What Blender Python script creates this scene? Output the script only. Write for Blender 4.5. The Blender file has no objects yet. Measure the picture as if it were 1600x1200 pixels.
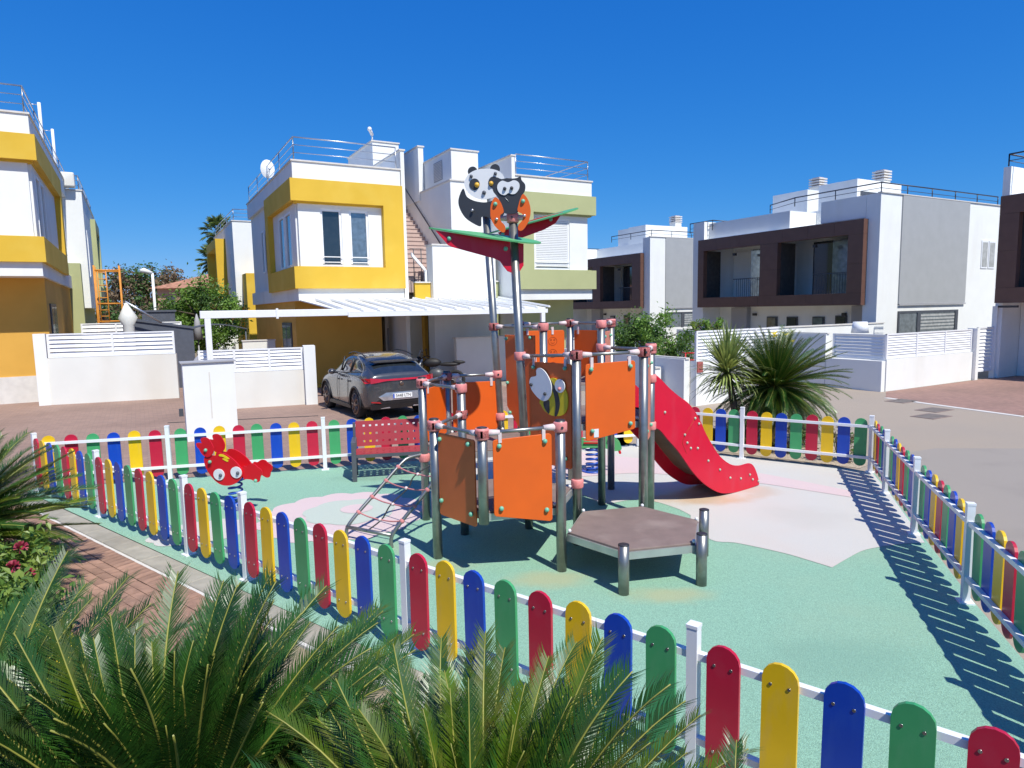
import bpy, math, random
from math import sin, cos, pi, radians, sqrt, atan2
from mathutils import Vector, Matrix
random.seed(7)
S = bpy.context.scene
COL = S.collection
# ---------------------------------------------------------------- camera
F_PX, ROLL, CAM_H, HOR = 1040.0, 0.0186, 2.6, 483.0
PITCH = math.atan((600-HOR)*cos(ROLL)/F_PX)
FW = Vector((0, cos(PITCH), -sin(PITCH)))
R0 = Vector((1, 0, 0)); U0 = R0.cross(FW)
RT = R0*cos(ROLL) - U0*sin(ROLL)
UP = R0*sin(ROLL) + U0*cos(ROLL)
EYE = Vector((0, 0, CAM_H))
cam_d = bpy.data.cameras.new('camera'); cam = bpy.data.objects.new('camera', cam_d); COL.objects.link(cam)
cam_d.sensor_width = 36; cam_d.lens = F_PX/1600*36; cam_d.clip_end = 2000; cam_d.clip_start = 0.05
cam.matrix_world = Matrix((( RT.x, UP.x, -FW.x, 0), (RT.y, UP.y, -FW.y, 0), (RT.z, UP.z, -FW.z, CAM_H), (0, 0, 0, 1)))
S.camera = cam
# ---------------------------------------------------------------- light
SUN_EL, SUN_AZ = radians(54), radians(-56.5)          # direction towards the sun, azimuth from +X
sd = Vector((cos(SUN_EL)*cos(SUN_AZ), cos(SUN_EL)*sin(SUN_AZ), sin(SUN_EL)))
W = bpy.data.worlds.new('World'); S.world = W; W.use_nodes = True
nt = W.node_tree; nt.nodes.clear()
sky = nt.nodes.new('ShaderNodeTexSky'); sky.sky_type = 'NISHITA'; sky.sun_disc = False
sky.sun_elevation = SUN_EL; sky.sun_rotation = pi/2 - SUN_AZ
sky.altitude = 600; sky.air_density = 1.0; sky.dust_density = 0.0; sky.ozone_density = 4.0
bg = nt.nodes.new('ShaderNodeBackground'); bg.inputs[1].default_value = 0.10
wo = nt.nodes.new('ShaderNodeOutputWorld')
sep = nt.nodes.new('ShaderNodeSeparateColor'); com = nt.nodes.new('ShaderNodeCombineColor'); nt.links.new(sky.outputs[0], sep.inputs[0])
for ch, (k_, g_) in enumerate(((.139, 1.54), (.985, .755), (3.57, .40))):     # deep clear blue of the photograph: power curve per channel
    pw = nt.nodes.new('ShaderNodeMath'); pw.operation = 'POWER'; pw.inputs[1].default_value = g_; ml = nt.nodes.new('ShaderNodeMath'); ml.operation = 'MULTIPLY'; ml.inputs[1].default_value = k_
    nt.links.new(sep.outputs[ch], pw.inputs[0]); nt.links.new(pw.outputs[0], ml.inputs[0]); nt.links.new(ml.outputs[0], com.inputs[ch])
nt.links.new(com.outputs[0], bg.inputs[0]); nt.links.new(bg.outputs[0], wo.inputs[0])
sl = bpy.data.lights.new('sun', 'SUN'); sl.energy = 5.0; sl.angle = radians(0.53); sl.color = (1, 0.965, 0.875)
so = bpy.data.objects.new('sun', sl); COL.objects.link(so)
so.rotation_euler = (-sd).to_track_quat('-Z', 'Y').to_euler(); so.location = sd*60
S.view_settings.view_transform = 'Standard'; S.view_settings.look = 'None'
S.view_settings.exposure = 0.08; S.view_settings.gamma = 1; S.view_settings.use_curve_mapping = False
S.render.engine = 'CYCLES'; S.cycles.max_bounces = 6; S.cycles.transparent_max_bounces = 8
# ---------------------------------------------------------------- helpers
def ray(px, py): return FW*F_PX + RT*(px-800) - UP*(py-600)
def gp(px, py, z=0.0):
    d = ray(px, py); t = (z-CAM_H)/d.z; p = EYE + d*t; return (p.x, p.y)
TH = radians(29.2); CA, SA = cos(TH), sin(TH)
def w2(a, b): return (a*CA - b*SA, a*SA + b*CA)      # estate grid -> world
def unit(d): return (cos(radians(d)), sin(radians(d)))

def mat(name, col, rough=0.6, metal=0.0, var=0.12, scale=6.0, bump=0.0, bscale=80.0, spec=0.5, col2=None, rnd=0.0, trans=0.0, stain=None, coat=0.0):
    m = bpy.data.materials.new(name); m.use_nodes = True; n = m.node_tree; L = n.links
    bs = n.nodes['Principled BSDF']
    tc = n.nodes.new('ShaderNodeTexCoord')
    no = n.nodes.new('ShaderNodeTexNoise'); no.inputs['Scale'].default_value = scale; no.inputs['Detail'].default_value = 6
    L.new(tc.outputs['Object'], no.inputs['Vector'])
    mx = n.nodes.new('ShaderNodeMix'); mx.data_type = 'RGBA'
    c2 = col2 if col2 else tuple(c*(1-var) for c in col)
    c1 = col if col2 else tuple(min(1, c*(1+var)) for c in col)
    mx.inputs['A'].default_value = (*c1, 1); mx.inputs['B'].default_value = (*c2, 1)
    mr = n.nodes.new('ShaderNodeMapRange'); mr.inputs[1].default_value = .35; mr.inputs[2].default_value = .65
    L.new(no.outputs['Fac'], mr.inputs[0]); L.new(mr.outputs[0], mx.inputs['Factor'])
    out = mx.outputs['Result']
    if stain:
        sn = n.nodes.new('ShaderNodeTexNoise'); sn.inputs['Scale'].default_value = stain[1]; sn.inputs['Detail'].default_value = 8
        mp = n.nodes.new('ShaderNodeMapping'); mp.inputs['Scale'].default_value = stain[3] if len(stain) > 3 else (1, 1, 1)
        L.new(tc.outputs['Object'], mp.inputs[0]); L.new(mp.outputs[0], sn.inputs['Vector'])
        sr = n.nodes.new('ShaderNodeMapRange'); sr.inputs[1].default_value = .52; sr.inputs[2].default_value = .72; sr.inputs[4].default_value = stain[2]
        L.new(sn.outputs['Fac'], sr.inputs[0])
        m2 = n.nodes.new('ShaderNodeMix'); m2.data_type = 'RGBA'; m2.inputs['B'].default_value = (*stain[0], 1)
        L.new(out, m2.inputs['A']); L.new(sr.outputs[0], m2.inputs['Factor']); out = m2.outputs['Result']
    if rnd:
        oi = n.nodes.new('ShaderNodeObjectInfo'); hv = n.nodes.new('ShaderNodeHueSaturation')
        r2 = n.nodes.new('ShaderNodeMapRange'); r2.inputs[3].default_value = 1-rnd; r2.inputs[4].default_value = 1+rnd
        L.new(oi.outputs['Random'], r2.inputs[0]); L.new(r2.outputs[0], hv.inputs['Value']); L.new(out, hv.inputs['Color']); out = hv.outputs[0]
    L.new(out, bs.inputs['Base Color'])
    bs.inputs['Metallic'].default_value = metal; bs.inputs['Specular IOR Level'].default_value = spec
    if coat: bs.inputs['Coat Weight'].default_value = coat; bs.inputs['Coat Roughness'].default_value = 0.05
    rr = n.nodes.new('ShaderNodeMapRange'); rr.inputs[3].default_value = max(.02, rough*.85); rr.inputs[4].default_value = min(1, rough*1.15)
    L.new(no.outputs['Fac'], rr.inputs[0]); L.new(rr.outputs[0], bs.inputs['Roughness'])
    if bump:
        bn = n.nodes.new('ShaderNodeTexNoise'); bn.inputs['Scale'].default_value = bscale; bn.inputs['Detail'].default_value = 4
        L.new(tc.outputs['Object'], bn.inputs['Vector'])
        bp = n.nodes.new('ShaderNodeBump'); bp.inputs['Strength'].default_value = bump; bp.inputs['Distance'].default_value = 0.01
        L.new(bn.outputs['Fac'], bp.inputs['Height']); L.new(bp.outputs[0], bs.inputs['Normal'])
    if trans:
        tr = n.nodes.new('ShaderNodeBsdfTranslucent'); ms = n.nodes.new('ShaderNodeMixShader'); ms.inputs[0].default_value = trans
        hv2 = n.nodes.new('ShaderNodeHueSaturation'); hv2.inputs['Hue'].default_value = .48; hv2.inputs['Saturation'].default_value = 1.1; hv2.inputs['Value'].default_value = 1.5
        L.new(out, hv2.inputs['Color']); L.new(hv2.outputs[0], tr.inputs[0])
        L.new(bs.outputs[0], ms.inputs[1]); L.new(tr.outputs[0], ms.inputs[2]); L.new(ms.outputs[0], n.nodes['Material Output'].inputs[0])
    return m

def brick_mat(name, c1, c2, mortar, bw=0.2, bh=0.1, rot=0.0, gap=0.006, var=(0.5, (.20, .13, .10))):
    m = bpy.data.materials.new(name); m.use_nodes = True; n = m.node_tree; L = n.links; bs = n.nodes['Principled BSDF']
    tc = n.nodes.new('ShaderNodeTexCoord'); mp = n.nodes.new('ShaderNodeMapping'); mp.inputs['Rotation'].default_value = (0, 0, rot)
    bk = n.nodes.new('ShaderNodeTexBrick'); bk.inputs['Scale'].default_value = 1; bk.inputs['Brick Width'].default_value = bw; bk.inputs['Row Height'].default_value = bh
    bk.inputs['Mortar Size'].default_value = gap; bk.inputs['Mortar Smooth'].default_value = .1; bk.inputs['Bias'].default_value = -.1
    bk.inputs['Color1'].default_value = (*c1, 1); bk.inputs['Color2'].default_value = (*c2, 1); bk.inputs['Mortar'].default_value = (*mortar, 1)
    no = n.nodes.new('ShaderNodeTexNoise'); no.inputs['Scale'].default_value = var[0]; no.inputs['Detail'].default_value = 8
    mx = n.nodes.new('ShaderNodeMix'); mx.data_type = 'RGBA'; mx.inputs['B'].default_value = (*var[1], 1)
    mr = n.nodes.new('ShaderNodeMapRange'); mr.inputs[1].default_value = .45; mr.inputs[2].default_value = .75; mr.inputs[4].default_value = .6
    L.new(tc.outputs['Object'], mp.inputs[0]); L.new(mp.outputs[0], bk.inputs['Vector']); L.new(tc.outputs['Object'], no.inputs['Vector'])
    L.new(no.outputs['Fac'], mr.inputs[0]); L.new(mr.outputs[0], mx.inputs['Factor']); L.new(bk.outputs['Color'], mx.inputs['A']); L.new(mx.outputs['Result'], bs.inputs['Base Color'])
    bs.inputs['Roughness'].default_value = .85
    bp = n.nodes.new('ShaderNodeBump'); bp.inputs['Strength'].default_value = .5; bp.inputs['Distance'].default_value = .01; bp.invert = True
    L.new(bk.outputs['Fac'], bp.inputs['Height']); L.new(bp.outputs[0], bs.inputs['Normal'])
    return m

class Frame:                                            # where a thing is authored: grid coordinates (rot) or world
    def __init__(s, obj, off, rot): s.obj, s.off, s.rot = obj, off, rot
CUR = [None]
def tag(o, label=None, cat=None, group=None, kind=None):
    if label: o['label'] = label
    if cat: o['category'] = cat
    if group: o['group'] = group
    if kind: o['kind'] = kind
    return o
def thing(name, label, cat, at=(0, 0, 0), grid=False, group=None):
    o = bpy.data.objects.new(name, None); COL.objects.link(o); o.empty_display_size = .3
    if grid: x, y = w2(at[0], at[1]); o.rotation_euler = (0, 0, TH)
    else: x, y = at[0], at[1]
    o.location = (x, y, at[2]); tag(o, label, cat, group)
    OFF[o.name] = Vector(at); return o
OFF = {}
def dup(o, parent=None):
    c = o.copy(); COL.objects.link(c)
    if parent is not None: c.parent = parent
    for ch in list(o.children): dup(ch, c)
    return c

class MB:
    def __init__(s): s.v = []; s.f = []; s.m = []; s.s = []
    def add(s, vs, fs, m=0, sm=False):
        k = len(s.v); s.v += [tuple(v) for v in vs]
        for f in fs: s.f.append([k+i for i in f]); s.m.append(m); s.s.append(sm)
        return s
    def box(s, x0, x1, y0, y1, z0, z1, m=0):
        if x0 > x1: x0, x1 = x1, x0
        if y0 > y1: y0, y1 = y1, y0
        if z0 > z1: z0, z1 = z1, z0
        return s.add([(x0,y0,z0),(x1,y0,z0),(x1,y1,z0),(x0,y1,z0),(x0,y0,z1),(x1,y0,z1),(x1,y1,z1),(x0,y1,z1)],
              [(0,3,2,1),(4,5,6,7),(0,1,5,4),(1,2,6,5),(2,3,7,6),(3,0,4,7)], m)
    def obox(s, c, ex, ey, hz, m=0):                     # oriented box: centre, half-axis vectors in xy, half height
        c = Vector(c); ex = Vector(ex); ey = Vector(ey); ez = Vector((0, 0, hz)) if not isinstance(hz, Vector) else hz
        vs = [c+ex*i+ey*j+ez*k for k in (-1, 1) for i, j in ((-1,-1),(1,-1),(1,1),(-1,1))]
        fl = ex.cross(ey).dot(ez) < 0
        fs = [(0,3,2,1),(4,5,6,7),(0,1,5,4),(1,2,6,5),(2,3,7,6),(3,0,4,7)]
        return s.add(vs, [tuple(reversed(f)) for f in fs] if fl else fs, m)
    def extr(s, poly, vec, m=0, m2=None, bev=0):         # planar polygon pushed along a vector
        n = len(poly); P = [Vector(p) for p in poly]; vec = Vector(vec)
        nrm = Vector((0, 0, 0))
        for i in range(n): nrm += P[i].cross(P[(i+1) % n])
        if nrm.dot(vec) > 0: P.reverse()
        s.add(P+[p+vec for p in P], [tuple(range(n)), tuple(range(2*n-1, n-1, -1))], m)
        k = len(s.v)-2*n
        for i in range(n):
            j = (i+1) % n; s.f.append([k+i, k+n+i, k+n+j, k+j]); s.m.append(m if m2 is None else m2); s.s.append(False)
        return s
    def prism(s, poly, z0, z1, m=0): return s.extr([(p[0], p[1], z0) for p in poly], (0, 0, z1-z0), m)
    def sheet(s, poly, z, m=0):
        a = sum(poly[i][0]*poly[(i+1) % len(poly)][1]-poly[(i+1) % len(poly)][0]*poly[i][1] for i in range(len(poly)))
        P = list(poly) if a > 0 else list(reversed(poly)); return s.add([(p[0], p[1], z) for p in P], [tuple(range(len(P)))], m)
    def tube(s, pts, r, n=10, m=0, caps=True, closed=False, sm=True):
        P = [Vector(p) for p in pts]; N = len(P); k = len(s.v); rs = r if isinstance(r, (list, tuple)) else [r]*N
        prev = None
        for i in range(N):
            if closed: t = (P[(i+1) % N]-P[i-1])
            else: t = P[min(i+1, N-1)]-P[max(i-1, 0)]
            t.normalize()
            if prev is None: a = t.orthogonal().normalized()
            else: a = (prev - t*prev.dot(t)).normalized()
            prev = a; b = t.cross(a)
            for j in range(n):
                q = 2*pi*j/n; s.v.append(tuple(P[i]+(a*cos(q)+b*sin(q))*rs[i]))
        for i in range(N if closed else N-1):
            i2 = (i+1) % N
            for j in range(n):
                j2 = (j+1) % n; s.f.append([k+i*n+j, k+i*n+j2, k+i2*n+j2, k+i2*n+j]); s.m.append(m); s.s.append(sm)
        if caps and not closed:
            s.f.append([k+j for j in reversed(range(n))]); s.m.append(m); s.s.append(False)
            s.f.append([k+(N-1)*n+j for j in range(n)]); s.m.append(m); s.s.append(False)
        return s
    def ball(s, c, r, nu=12, nv=8, m=0, lo=0.0):
        if not isinstance(r, (list, tuple)): r = (r, r, r)
        k = len(s.v)
        for i in range(nv+1):
            th = pi*(lo+(1-lo)*i/nv) if False else pi*i/nv
            for j in range(nu):
                q = 2*pi*j/nu; s.v.append((c[0]+r[0]*sin(th)*cos(q), c[1]+r[1]*sin(th)*sin(q), c[2]+r[2]*cos(th)))
        for i in range(nv):
            for j in range(nu):
                j2 = (j+1) % nu; s.f.append([k+i*nu+j, k+(i+1)*nu+j, k+(i+1)*nu+j2, k+i*nu+j2]); s.m.append(m); s.s.append(True)
        return s
    def build(s, name, mats, parent=None, off=None, at=None, grid=False, rootname=None):
        if not isinstance(mats, (list, tuple)): mats = [mats]
        if parent is not None:
            r = parent
            while r.parent is not None: r = r.parent
            off = OFF[r.name]
        elif at is not None: off = Vector(at)
        else: off = Vector((0, 0, 0))
        me = bpy.data.meshes.new(name)
        me.from_pydata([(v[0]-off.x, v[1]-off.y, v[2]-off.z) for v in s.v], [], s.f)
        for mt in mats: me.materials.append(mt)
        me.polygons.foreach_set('material_index', s.m); me.polygons.foreach_set('use_smooth', s.s); me.update()
        o = bpy.data.objects.new(name, me); COL.objects.link(o)
        if parent is not None: o.parent = parent
        else:
            if grid: x, y = w2(off.x, off.y); o.location = (x, y, off.z); o.rotation_euler = (0, 0, TH)
            else: o.location = off
            OFF[o.name] = Vector(off)
        return o
def bevel(o, w, seg=2):
    md = o.modifiers.new('bevel', 'BEVEL'); md.width = w; md.segments = seg; md.limit_method = 'ANGLE'; md.angle_limit = radians(40); md.harden_normals = False
    return o
def share(o, parent=None, loc=None, rot=None, scale=None):
    c = o.copy(); COL.objects.link(c); c.parent = parent
    if loc is not None: c.location = loc
    if rot is not None: c.rotation_euler = rot
    if scale is not None: c.scale = scale
    return c
def inst(mesh, name, parent, loc, rot=(0, 0, 0), scale=(1, 1, 1)):
    o = bpy.data.objects.new(name, mesh); COL.objects.link(o); o.parent = parent; o.location = loc; o.rotation_euler = rot; o.scale = scale; return o
def cr(pts, n=8, closed=True):                          # Catmull-Rom through 2D/3D points
    P = [Vector(p) for p in pts]; N = len(P); out = []
    for i in range(N if closed else N-1):
        p0, p1, p2, p3 = (P[(i-1) % N], P[i], P[(i+1) % N], P[(i+2) % N]) if closed else (P[max(i-1, 0)], P[i], P[i+1], P[min(i+2, N-1)])
        for k in range(n):
            t = k/n; out.append(0.5*((2*p1)+(p2-p0)*t+(2*p0-5*p1+4*p2-p3)*t*t+(3*p1-p0-3*p2+p3)*t**3))
    if not closed: out.append(P[-1])
    return out

# ---------------------------------------------------------------- materials
M = {}
M['white'] = mat('white_render', (.79, .80, .775), .85, var=.02, scale=1.5, bump=.2, bscale=45, stain=((.66, .64, .58), .9, .45, (1, 1, .25)))
M['whitep'] = mat('white_paint', (.80, .81, .82), .45, var=.02, bump=.03, bscale=30)
M['cream'] = mat('cream_render', (.74, .735, .68), .85, var=.03, scale=1.2, bump=.12, bscale=50, stain=((.58, .48, .35), .5, .3, (1, 1, .2)))
M['greyr'] = mat('grey_render', (.37, .37, .39), .85, var=.03, scale=1.5, bump=.1, bscale=60)
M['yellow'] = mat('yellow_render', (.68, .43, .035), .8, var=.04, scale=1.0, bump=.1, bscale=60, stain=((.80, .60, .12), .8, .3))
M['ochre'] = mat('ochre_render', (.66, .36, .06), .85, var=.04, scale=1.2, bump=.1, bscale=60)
M['olive'] = mat('olive_render', (.42, .44, .22), .85, var=.03, scale=1.2, bump=.1, bscale=60)
M['brown'] = mat('brown_cladding', (.135, .066, .045), .5, var=.06, scale=3, bump=.03)
M['coping'] = mat('stone_coping', (.66, .63, .58), .7, var=.06, scale=5, bump=.1)
M['joint'] = mat('dark_joint', (.05, .045, .04), .9)
M['alu'] = mat('brushed_rail', (.55, .57, .60), .35, metal=.85, var=.04)
M['darkrail'] = mat('dark_rail', (.06, .07, .09), .4, metal=.5)
M['upvc'] = mat('white_window_frame', (.82, .83, .84), .35, var=.01)
M['dframe'] = mat('dark_window_frame', (.07, .075, .085), .4, var=.05)
M['glass'] = mat('dark_glass', (.02, .025, .03), .04, var=.2, spec=1.0, coat=.6)
M['glassb'] = mat('reflecting_glass', (.24, .29, .32), .10, metal=.6, var=.2)
M['shutter'] = mat('white_shutter', (.80, .81, .80), .5, var=.02)
M['stair'] = mat('pink_stair_tile', (.50, .38, .34), .7, var=.06)
M['steel'] = mat('galvanised_steel', (.30, .30, .285), .36, metal=.8, var=.10, scale=14, bump=.04, bscale=200, stain=((.30, .27, .22), 3, .4))
M['steeld'] = mat('platform_steel', (.55, .56, .54), .45, metal=.7, var=.08)
M['cap'] = mat('black_cap', (.03, .03, .035), .5)
M['pink'] = mat('faded_red_plastic', (.74, .25, .23), .5, var=.14, scale=20, rnd=.06)
M['pinkw'] = mat('faded_white_plastic', (.72, .58, .56), .55, var=.08, scale=20)
M['orange'] = mat('orange_board', (.74, .115, .006), .5, var=.04, scale=3, bump=.05, bscale=400, rnd=.03)
M['orange_shade'] = mat('orange_board_in_shade', (.80, .15, .03), .55, var=.06, scale=3, bump=.05, bscale=400, rnd=.04)  # same orange board; shaded look of these panels tuned into the colour
M['salmon'] = mat('faded_orange_board', (.66, .22, .14), .55, var=.05)
M['groove'] = mat('engraved_groove', (.30, .045, .006), .7)
M['knob'] = mat('mint_knob', (.16, .46, .31), .4, var=.06)
M['red'] = mat('crimson_board', (.60, .002, .028), .4, stain=((.58, .03, .06), 3, .5, (2, 2, .6)), var=.04, scale=3, spec=.5, bump=.03, bscale=400)
M['reds'] = mat('red_rider_board', (.62, .010, .018), .35, var=.05)
M['green_b'] = mat('green_board', (.11, .42, .16), .38, var=.05, bump=.03, bscale=400)
M['charcoal'] = mat('charcoal_board', (.035, .038, .045), .45, var=.08, bump=.03, bscale=400)
M['whiteb'] = mat('white_board', (.74, .75, .76), .4, var=.02)
M['yellowb'] = mat('yellow_board', (.80, .60, .02), .4, var=.04)
M['boltk'] = mat('pale_bolt_cap', (.42, .50, .40), .4)
M['amber'] = mat('amber_knob', (.75, .42, .04), .35)
M['deck'] = mat('brown_deck', (.215, .155, .135), .8, var=.08, scale=5, bump=.3, bscale=120, stain=((.36, .29, .25), 2.2, .5))
M['slidech'] = mat('slide_channel', (.20, .14, .10), .45, var=.1, metal=.2)
M['ropep'] = mat('faded_red_rope', (.60, .22, .22), .8, bump=.4, bscale=300)
M['ropek'] = mat('black_rope', (.03, .03, .035), .8, bump=.4, bscale=300)
M['bluesp'] = mat('blue_spring', (.02, .08, .42), .35, var=.05)
PK = {'R': mat('picket_red', (.50, .012, .045), .36, var=.05, scale=4, bump=.02, bscale=300, rnd=.05, stain=((.46, .05, .08), 5, .5)),
      'Y': mat('picket_yellow', (.80, .50, .01), .36, var=.05, scale=4, bump=.02, bscale=300, rnd=.06, stain=((.66, .44, .10), 7, .5, (2, 2, .5))),
      'B': mat('picket_blue', (.004, .055, .42), .36, var=.06, scale=4, bump=.02, bscale=300, rnd=.08, stain=((.03, .10, .42), 7, .5, (2, 2, .5))),
      'G': mat('picket_green', (.055, .34, .125), .36, var=.05, scale=4, bump=.02, bscale=300, rnd=.08, stain=((.11, .36, .17), 7, .5, (2, 2, .5)))}
M['screw'] = mat('steel_screw', (.45, .45, .45), .3, metal=.9)
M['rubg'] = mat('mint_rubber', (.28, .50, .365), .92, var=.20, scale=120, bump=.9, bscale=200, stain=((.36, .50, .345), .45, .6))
M['rubw'] = mat('white_rubber', (.58, .565, .52), .92, var=.10, scale=130, bump=.5, bscale=260, stain=((.62, .50, .42), .5, .4))
M['rubp'] = mat('pink_rubber', (.66, .52, .51), .92, var=.09, scale=190, bump=.5, bscale=260, stain=((.66, .55, .52), .9, .6))
M['rubm'] = mat('pale_green_rubber', (.50, .56, .48), .92, var=.09, scale=190, bump=.5, bscale=260)
M['asphalt'] = mat('faded_asphalt', (.37, .305, .24), .92, var=.10, scale=120, bump=.6, bscale=150, stain=((.34, .29, .24), .35, .7))  # pale, faded road surface in its own warm tone
M['cover'] = mat('worn_iron_cover', (.17, .145, .125), .8, var=.15)
M['asphalt2'] = mat('grey_asphalt', (.325, .285, .245), .92, var=.12, scale=120, bump=.6, bscale=150, stain=((.26, .23, .20), .8, .6))
M['concrete'] = mat('kerb_concrete', (.36, .335, .275), .9, var=.1, scale=8, bump=.4, bscale=90, rnd=.06, stain=((.24, .22, .18), 1.5, .5))
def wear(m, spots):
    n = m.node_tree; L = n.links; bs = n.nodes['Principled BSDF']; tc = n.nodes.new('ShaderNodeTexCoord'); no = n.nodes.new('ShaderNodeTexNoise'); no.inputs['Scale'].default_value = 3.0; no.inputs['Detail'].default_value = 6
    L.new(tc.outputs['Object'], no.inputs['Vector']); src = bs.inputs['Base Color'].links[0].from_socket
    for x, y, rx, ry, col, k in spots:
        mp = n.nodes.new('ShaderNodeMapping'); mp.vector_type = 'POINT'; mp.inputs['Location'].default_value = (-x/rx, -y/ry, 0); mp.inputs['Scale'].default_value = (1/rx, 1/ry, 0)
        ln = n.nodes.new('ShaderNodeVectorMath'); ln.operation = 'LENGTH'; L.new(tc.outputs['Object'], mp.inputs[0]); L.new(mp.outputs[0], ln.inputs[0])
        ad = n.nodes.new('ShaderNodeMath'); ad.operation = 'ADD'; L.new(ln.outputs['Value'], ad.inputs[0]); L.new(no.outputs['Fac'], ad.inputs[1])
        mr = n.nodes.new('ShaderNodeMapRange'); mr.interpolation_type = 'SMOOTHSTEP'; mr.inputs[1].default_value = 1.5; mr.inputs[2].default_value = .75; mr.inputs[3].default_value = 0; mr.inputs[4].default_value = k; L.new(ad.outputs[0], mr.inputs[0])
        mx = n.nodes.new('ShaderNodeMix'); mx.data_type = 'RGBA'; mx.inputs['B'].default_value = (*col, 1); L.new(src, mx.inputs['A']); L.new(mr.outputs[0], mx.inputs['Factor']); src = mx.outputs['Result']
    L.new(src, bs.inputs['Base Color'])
wear(M['rubw'], [(2.55, 8.75, .95, .40, (.56, .36, .20), .75), (3.35, 9.1, .5, .35, (.50, .38, .27), .5), (1.6, 10.6, .8, .4, (.50, .46, .40), .5), (3.6, 7.9, .7, .6, (.50, .48, .43), .4)])
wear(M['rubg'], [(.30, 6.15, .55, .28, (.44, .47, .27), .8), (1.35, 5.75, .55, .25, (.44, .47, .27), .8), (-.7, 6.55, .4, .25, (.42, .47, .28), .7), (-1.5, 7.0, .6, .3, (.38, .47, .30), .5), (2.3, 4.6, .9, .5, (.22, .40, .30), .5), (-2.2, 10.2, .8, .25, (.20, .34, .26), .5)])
M['soil'] = mat('bed_soil', (.10, .075, .05), .95, var=.3, scale=20, bump=.8, bscale=40)
M['drybrown'] = mat('dry_ground', (.30, .24, .16), .95, var=.2, scale=.2, bump=.5)
M['pave'] = brick_mat('brown_pavers', (.36, .235, .18), (.29, .19, .15), (.24, .175, .14), rot=-TH)
M['paver'] = brick_mat('red_pavers', (.37, .215, .17), (.30, .175, .14), (.22, .155, .125), rot=-TH)
M['brick'] = mat('path_brick', (.34, .20, .14), .85, var=.18, scale=9, bump=.4, bscale=120, rnd=.22, stain=((.20, .13, .10), 4, .5))
M['trunk'] = mat('cycad_trunk', (.12, .08, .05), .95, var=.3, scale=30, bump=.8, bscale=40)
M['leafA'] = mat('sago_leaf', (.028, .095, .013), .36, var=.3, scale=4, rnd=.35, trans=.13, spec=.55, stain=((.11, .10, .03), 9, .35))
M['leafY'] = mat('sago_leaf_pale', (.080, .145, .009), .36, var=.3, scale=4, rnd=.3, trans=.22, spec=.5, stain=((.22, .17, .04), 9, .5))
M['leafD'] = mat('dry_frond_leaf', (.24, .16, .07), .7, var=.3, scale=6, rnd=.2)
M['rachis'] = mat('frond_stalk', (.27, .27, .05), .5, var=.15)
M['cordy'] = mat('cordyline_leaf', (.25, .31, .09), .4, var=.3, scale=5, rnd=.25, trans=.25)
M['cordyd'] = mat('cordyline_leaf_dark', (.06, .10, .03), .45, var=.3, scale=5, rnd=.2, trans=.2)
M['bushg'] = mat('bush_leaf', (.11, .20, .04), .45, var=.35, scale=3, trans=.3)
M['bushl'] = mat('bush_leaf_light', (.20, .28, .05), .45, var=.3, scale=3, trans=.3)
M['treeg'] = mat('tree_leaf', (.065, .14, .028), .5, var=.35, scale=2, trans=.25)
M['treel'] = mat('tree_leaf_light', (.15, .27, .045), .5, var=.3, scale=2, trans=.3)
M['treeb'] = mat('tree_leaf_brown', (.19, .135, .08), .7, var=.3, scale=2, trans=.2)
M['flower'] = mat('dark_red_flower', (.28, .02, .045), .6, var=.2)
M['yflow'] = mat('yellow_flower', (.75, .60, .05), .6, var=.1)
M['bark'] = mat('bark', (.10, .075, .055), .95, var=.3, scale=10, bump=.8, bscale=30)
M['carp'] = mat('graphite_car_paint', (.085, .088, .095), .28, metal=.55, var=.03, coat=1.0)
M['carb'] = mat('black_trim', (.015, .015, .017), .45)
M['tyre'] = mat('tyre_rubber', (.02, .02, .02), .85, bump=.3)
M['alloy'] = mat('wheel_alloy', (.22, .16, .13), .35, metal=.8)
M['lampr'] = mat('tail_lamp', (.45, .01, .015), .15, coat=1.0)
M['chrome'] = mat('silver_trim', (.62, .62, .64), .28, metal=.8)
M['plate'] = mat('number_plate', (.80, .80, .78), .4)
M['plateb'] = mat('plate_blue', (.01, .07, .45), .4)
M['black'] = mat('black_matt', (.012, .012, .013), .6)
M['benchr'] = mat('bench_red', (.34, .035, .045), .42, var=.06, bump=.03)
M['benchg'] = mat('bench_grey', (.085, .095, .11), .5, var=.08)
M['scaf'] = mat('orange_scaffold', (.66, .26, .03), .55, var=.12)
M['slate'] = mat('slate_panel', (.085, .095, .12), .55, var=.1)
M['beige'] = mat('beige_cover', (.42, .39, .33), .9, var=.08)
M['roof'] = mat('terracotta_tiles', (.42, .20, .12), .85, var=.25, scale=3, bump=.6, bscale=8)
M['stucco'] = mat('salmon_stucco', (.48, .28, .19), .85, var=.06)
M['curtain'] = mat('grey_curtain', (.38, .39, .38), .8, var=.15, scale=6)
M['signr'] = mat('red_plaque', (.42, .10, .09), .6, var=.2, scale=20)
M['gravel'] = mat('gravel_bed', (.44, .36, .27), .95, var=.35, scale=60, bump=1, bscale=60)
# ================================================================ GROUND
def flat(name, poly, z, m, kind='structure', th=None):
    b = MB(); b.sheet(poly, z); o = b.build(name, m); tag(o, kind=kind); return o
b = MB(); b.sheet([(-900, -300), (900, -300), (900, 1500), (-900, 1500)], -0.004); tag(b.build('ground', M['drybrown']), kind='structure')
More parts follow.
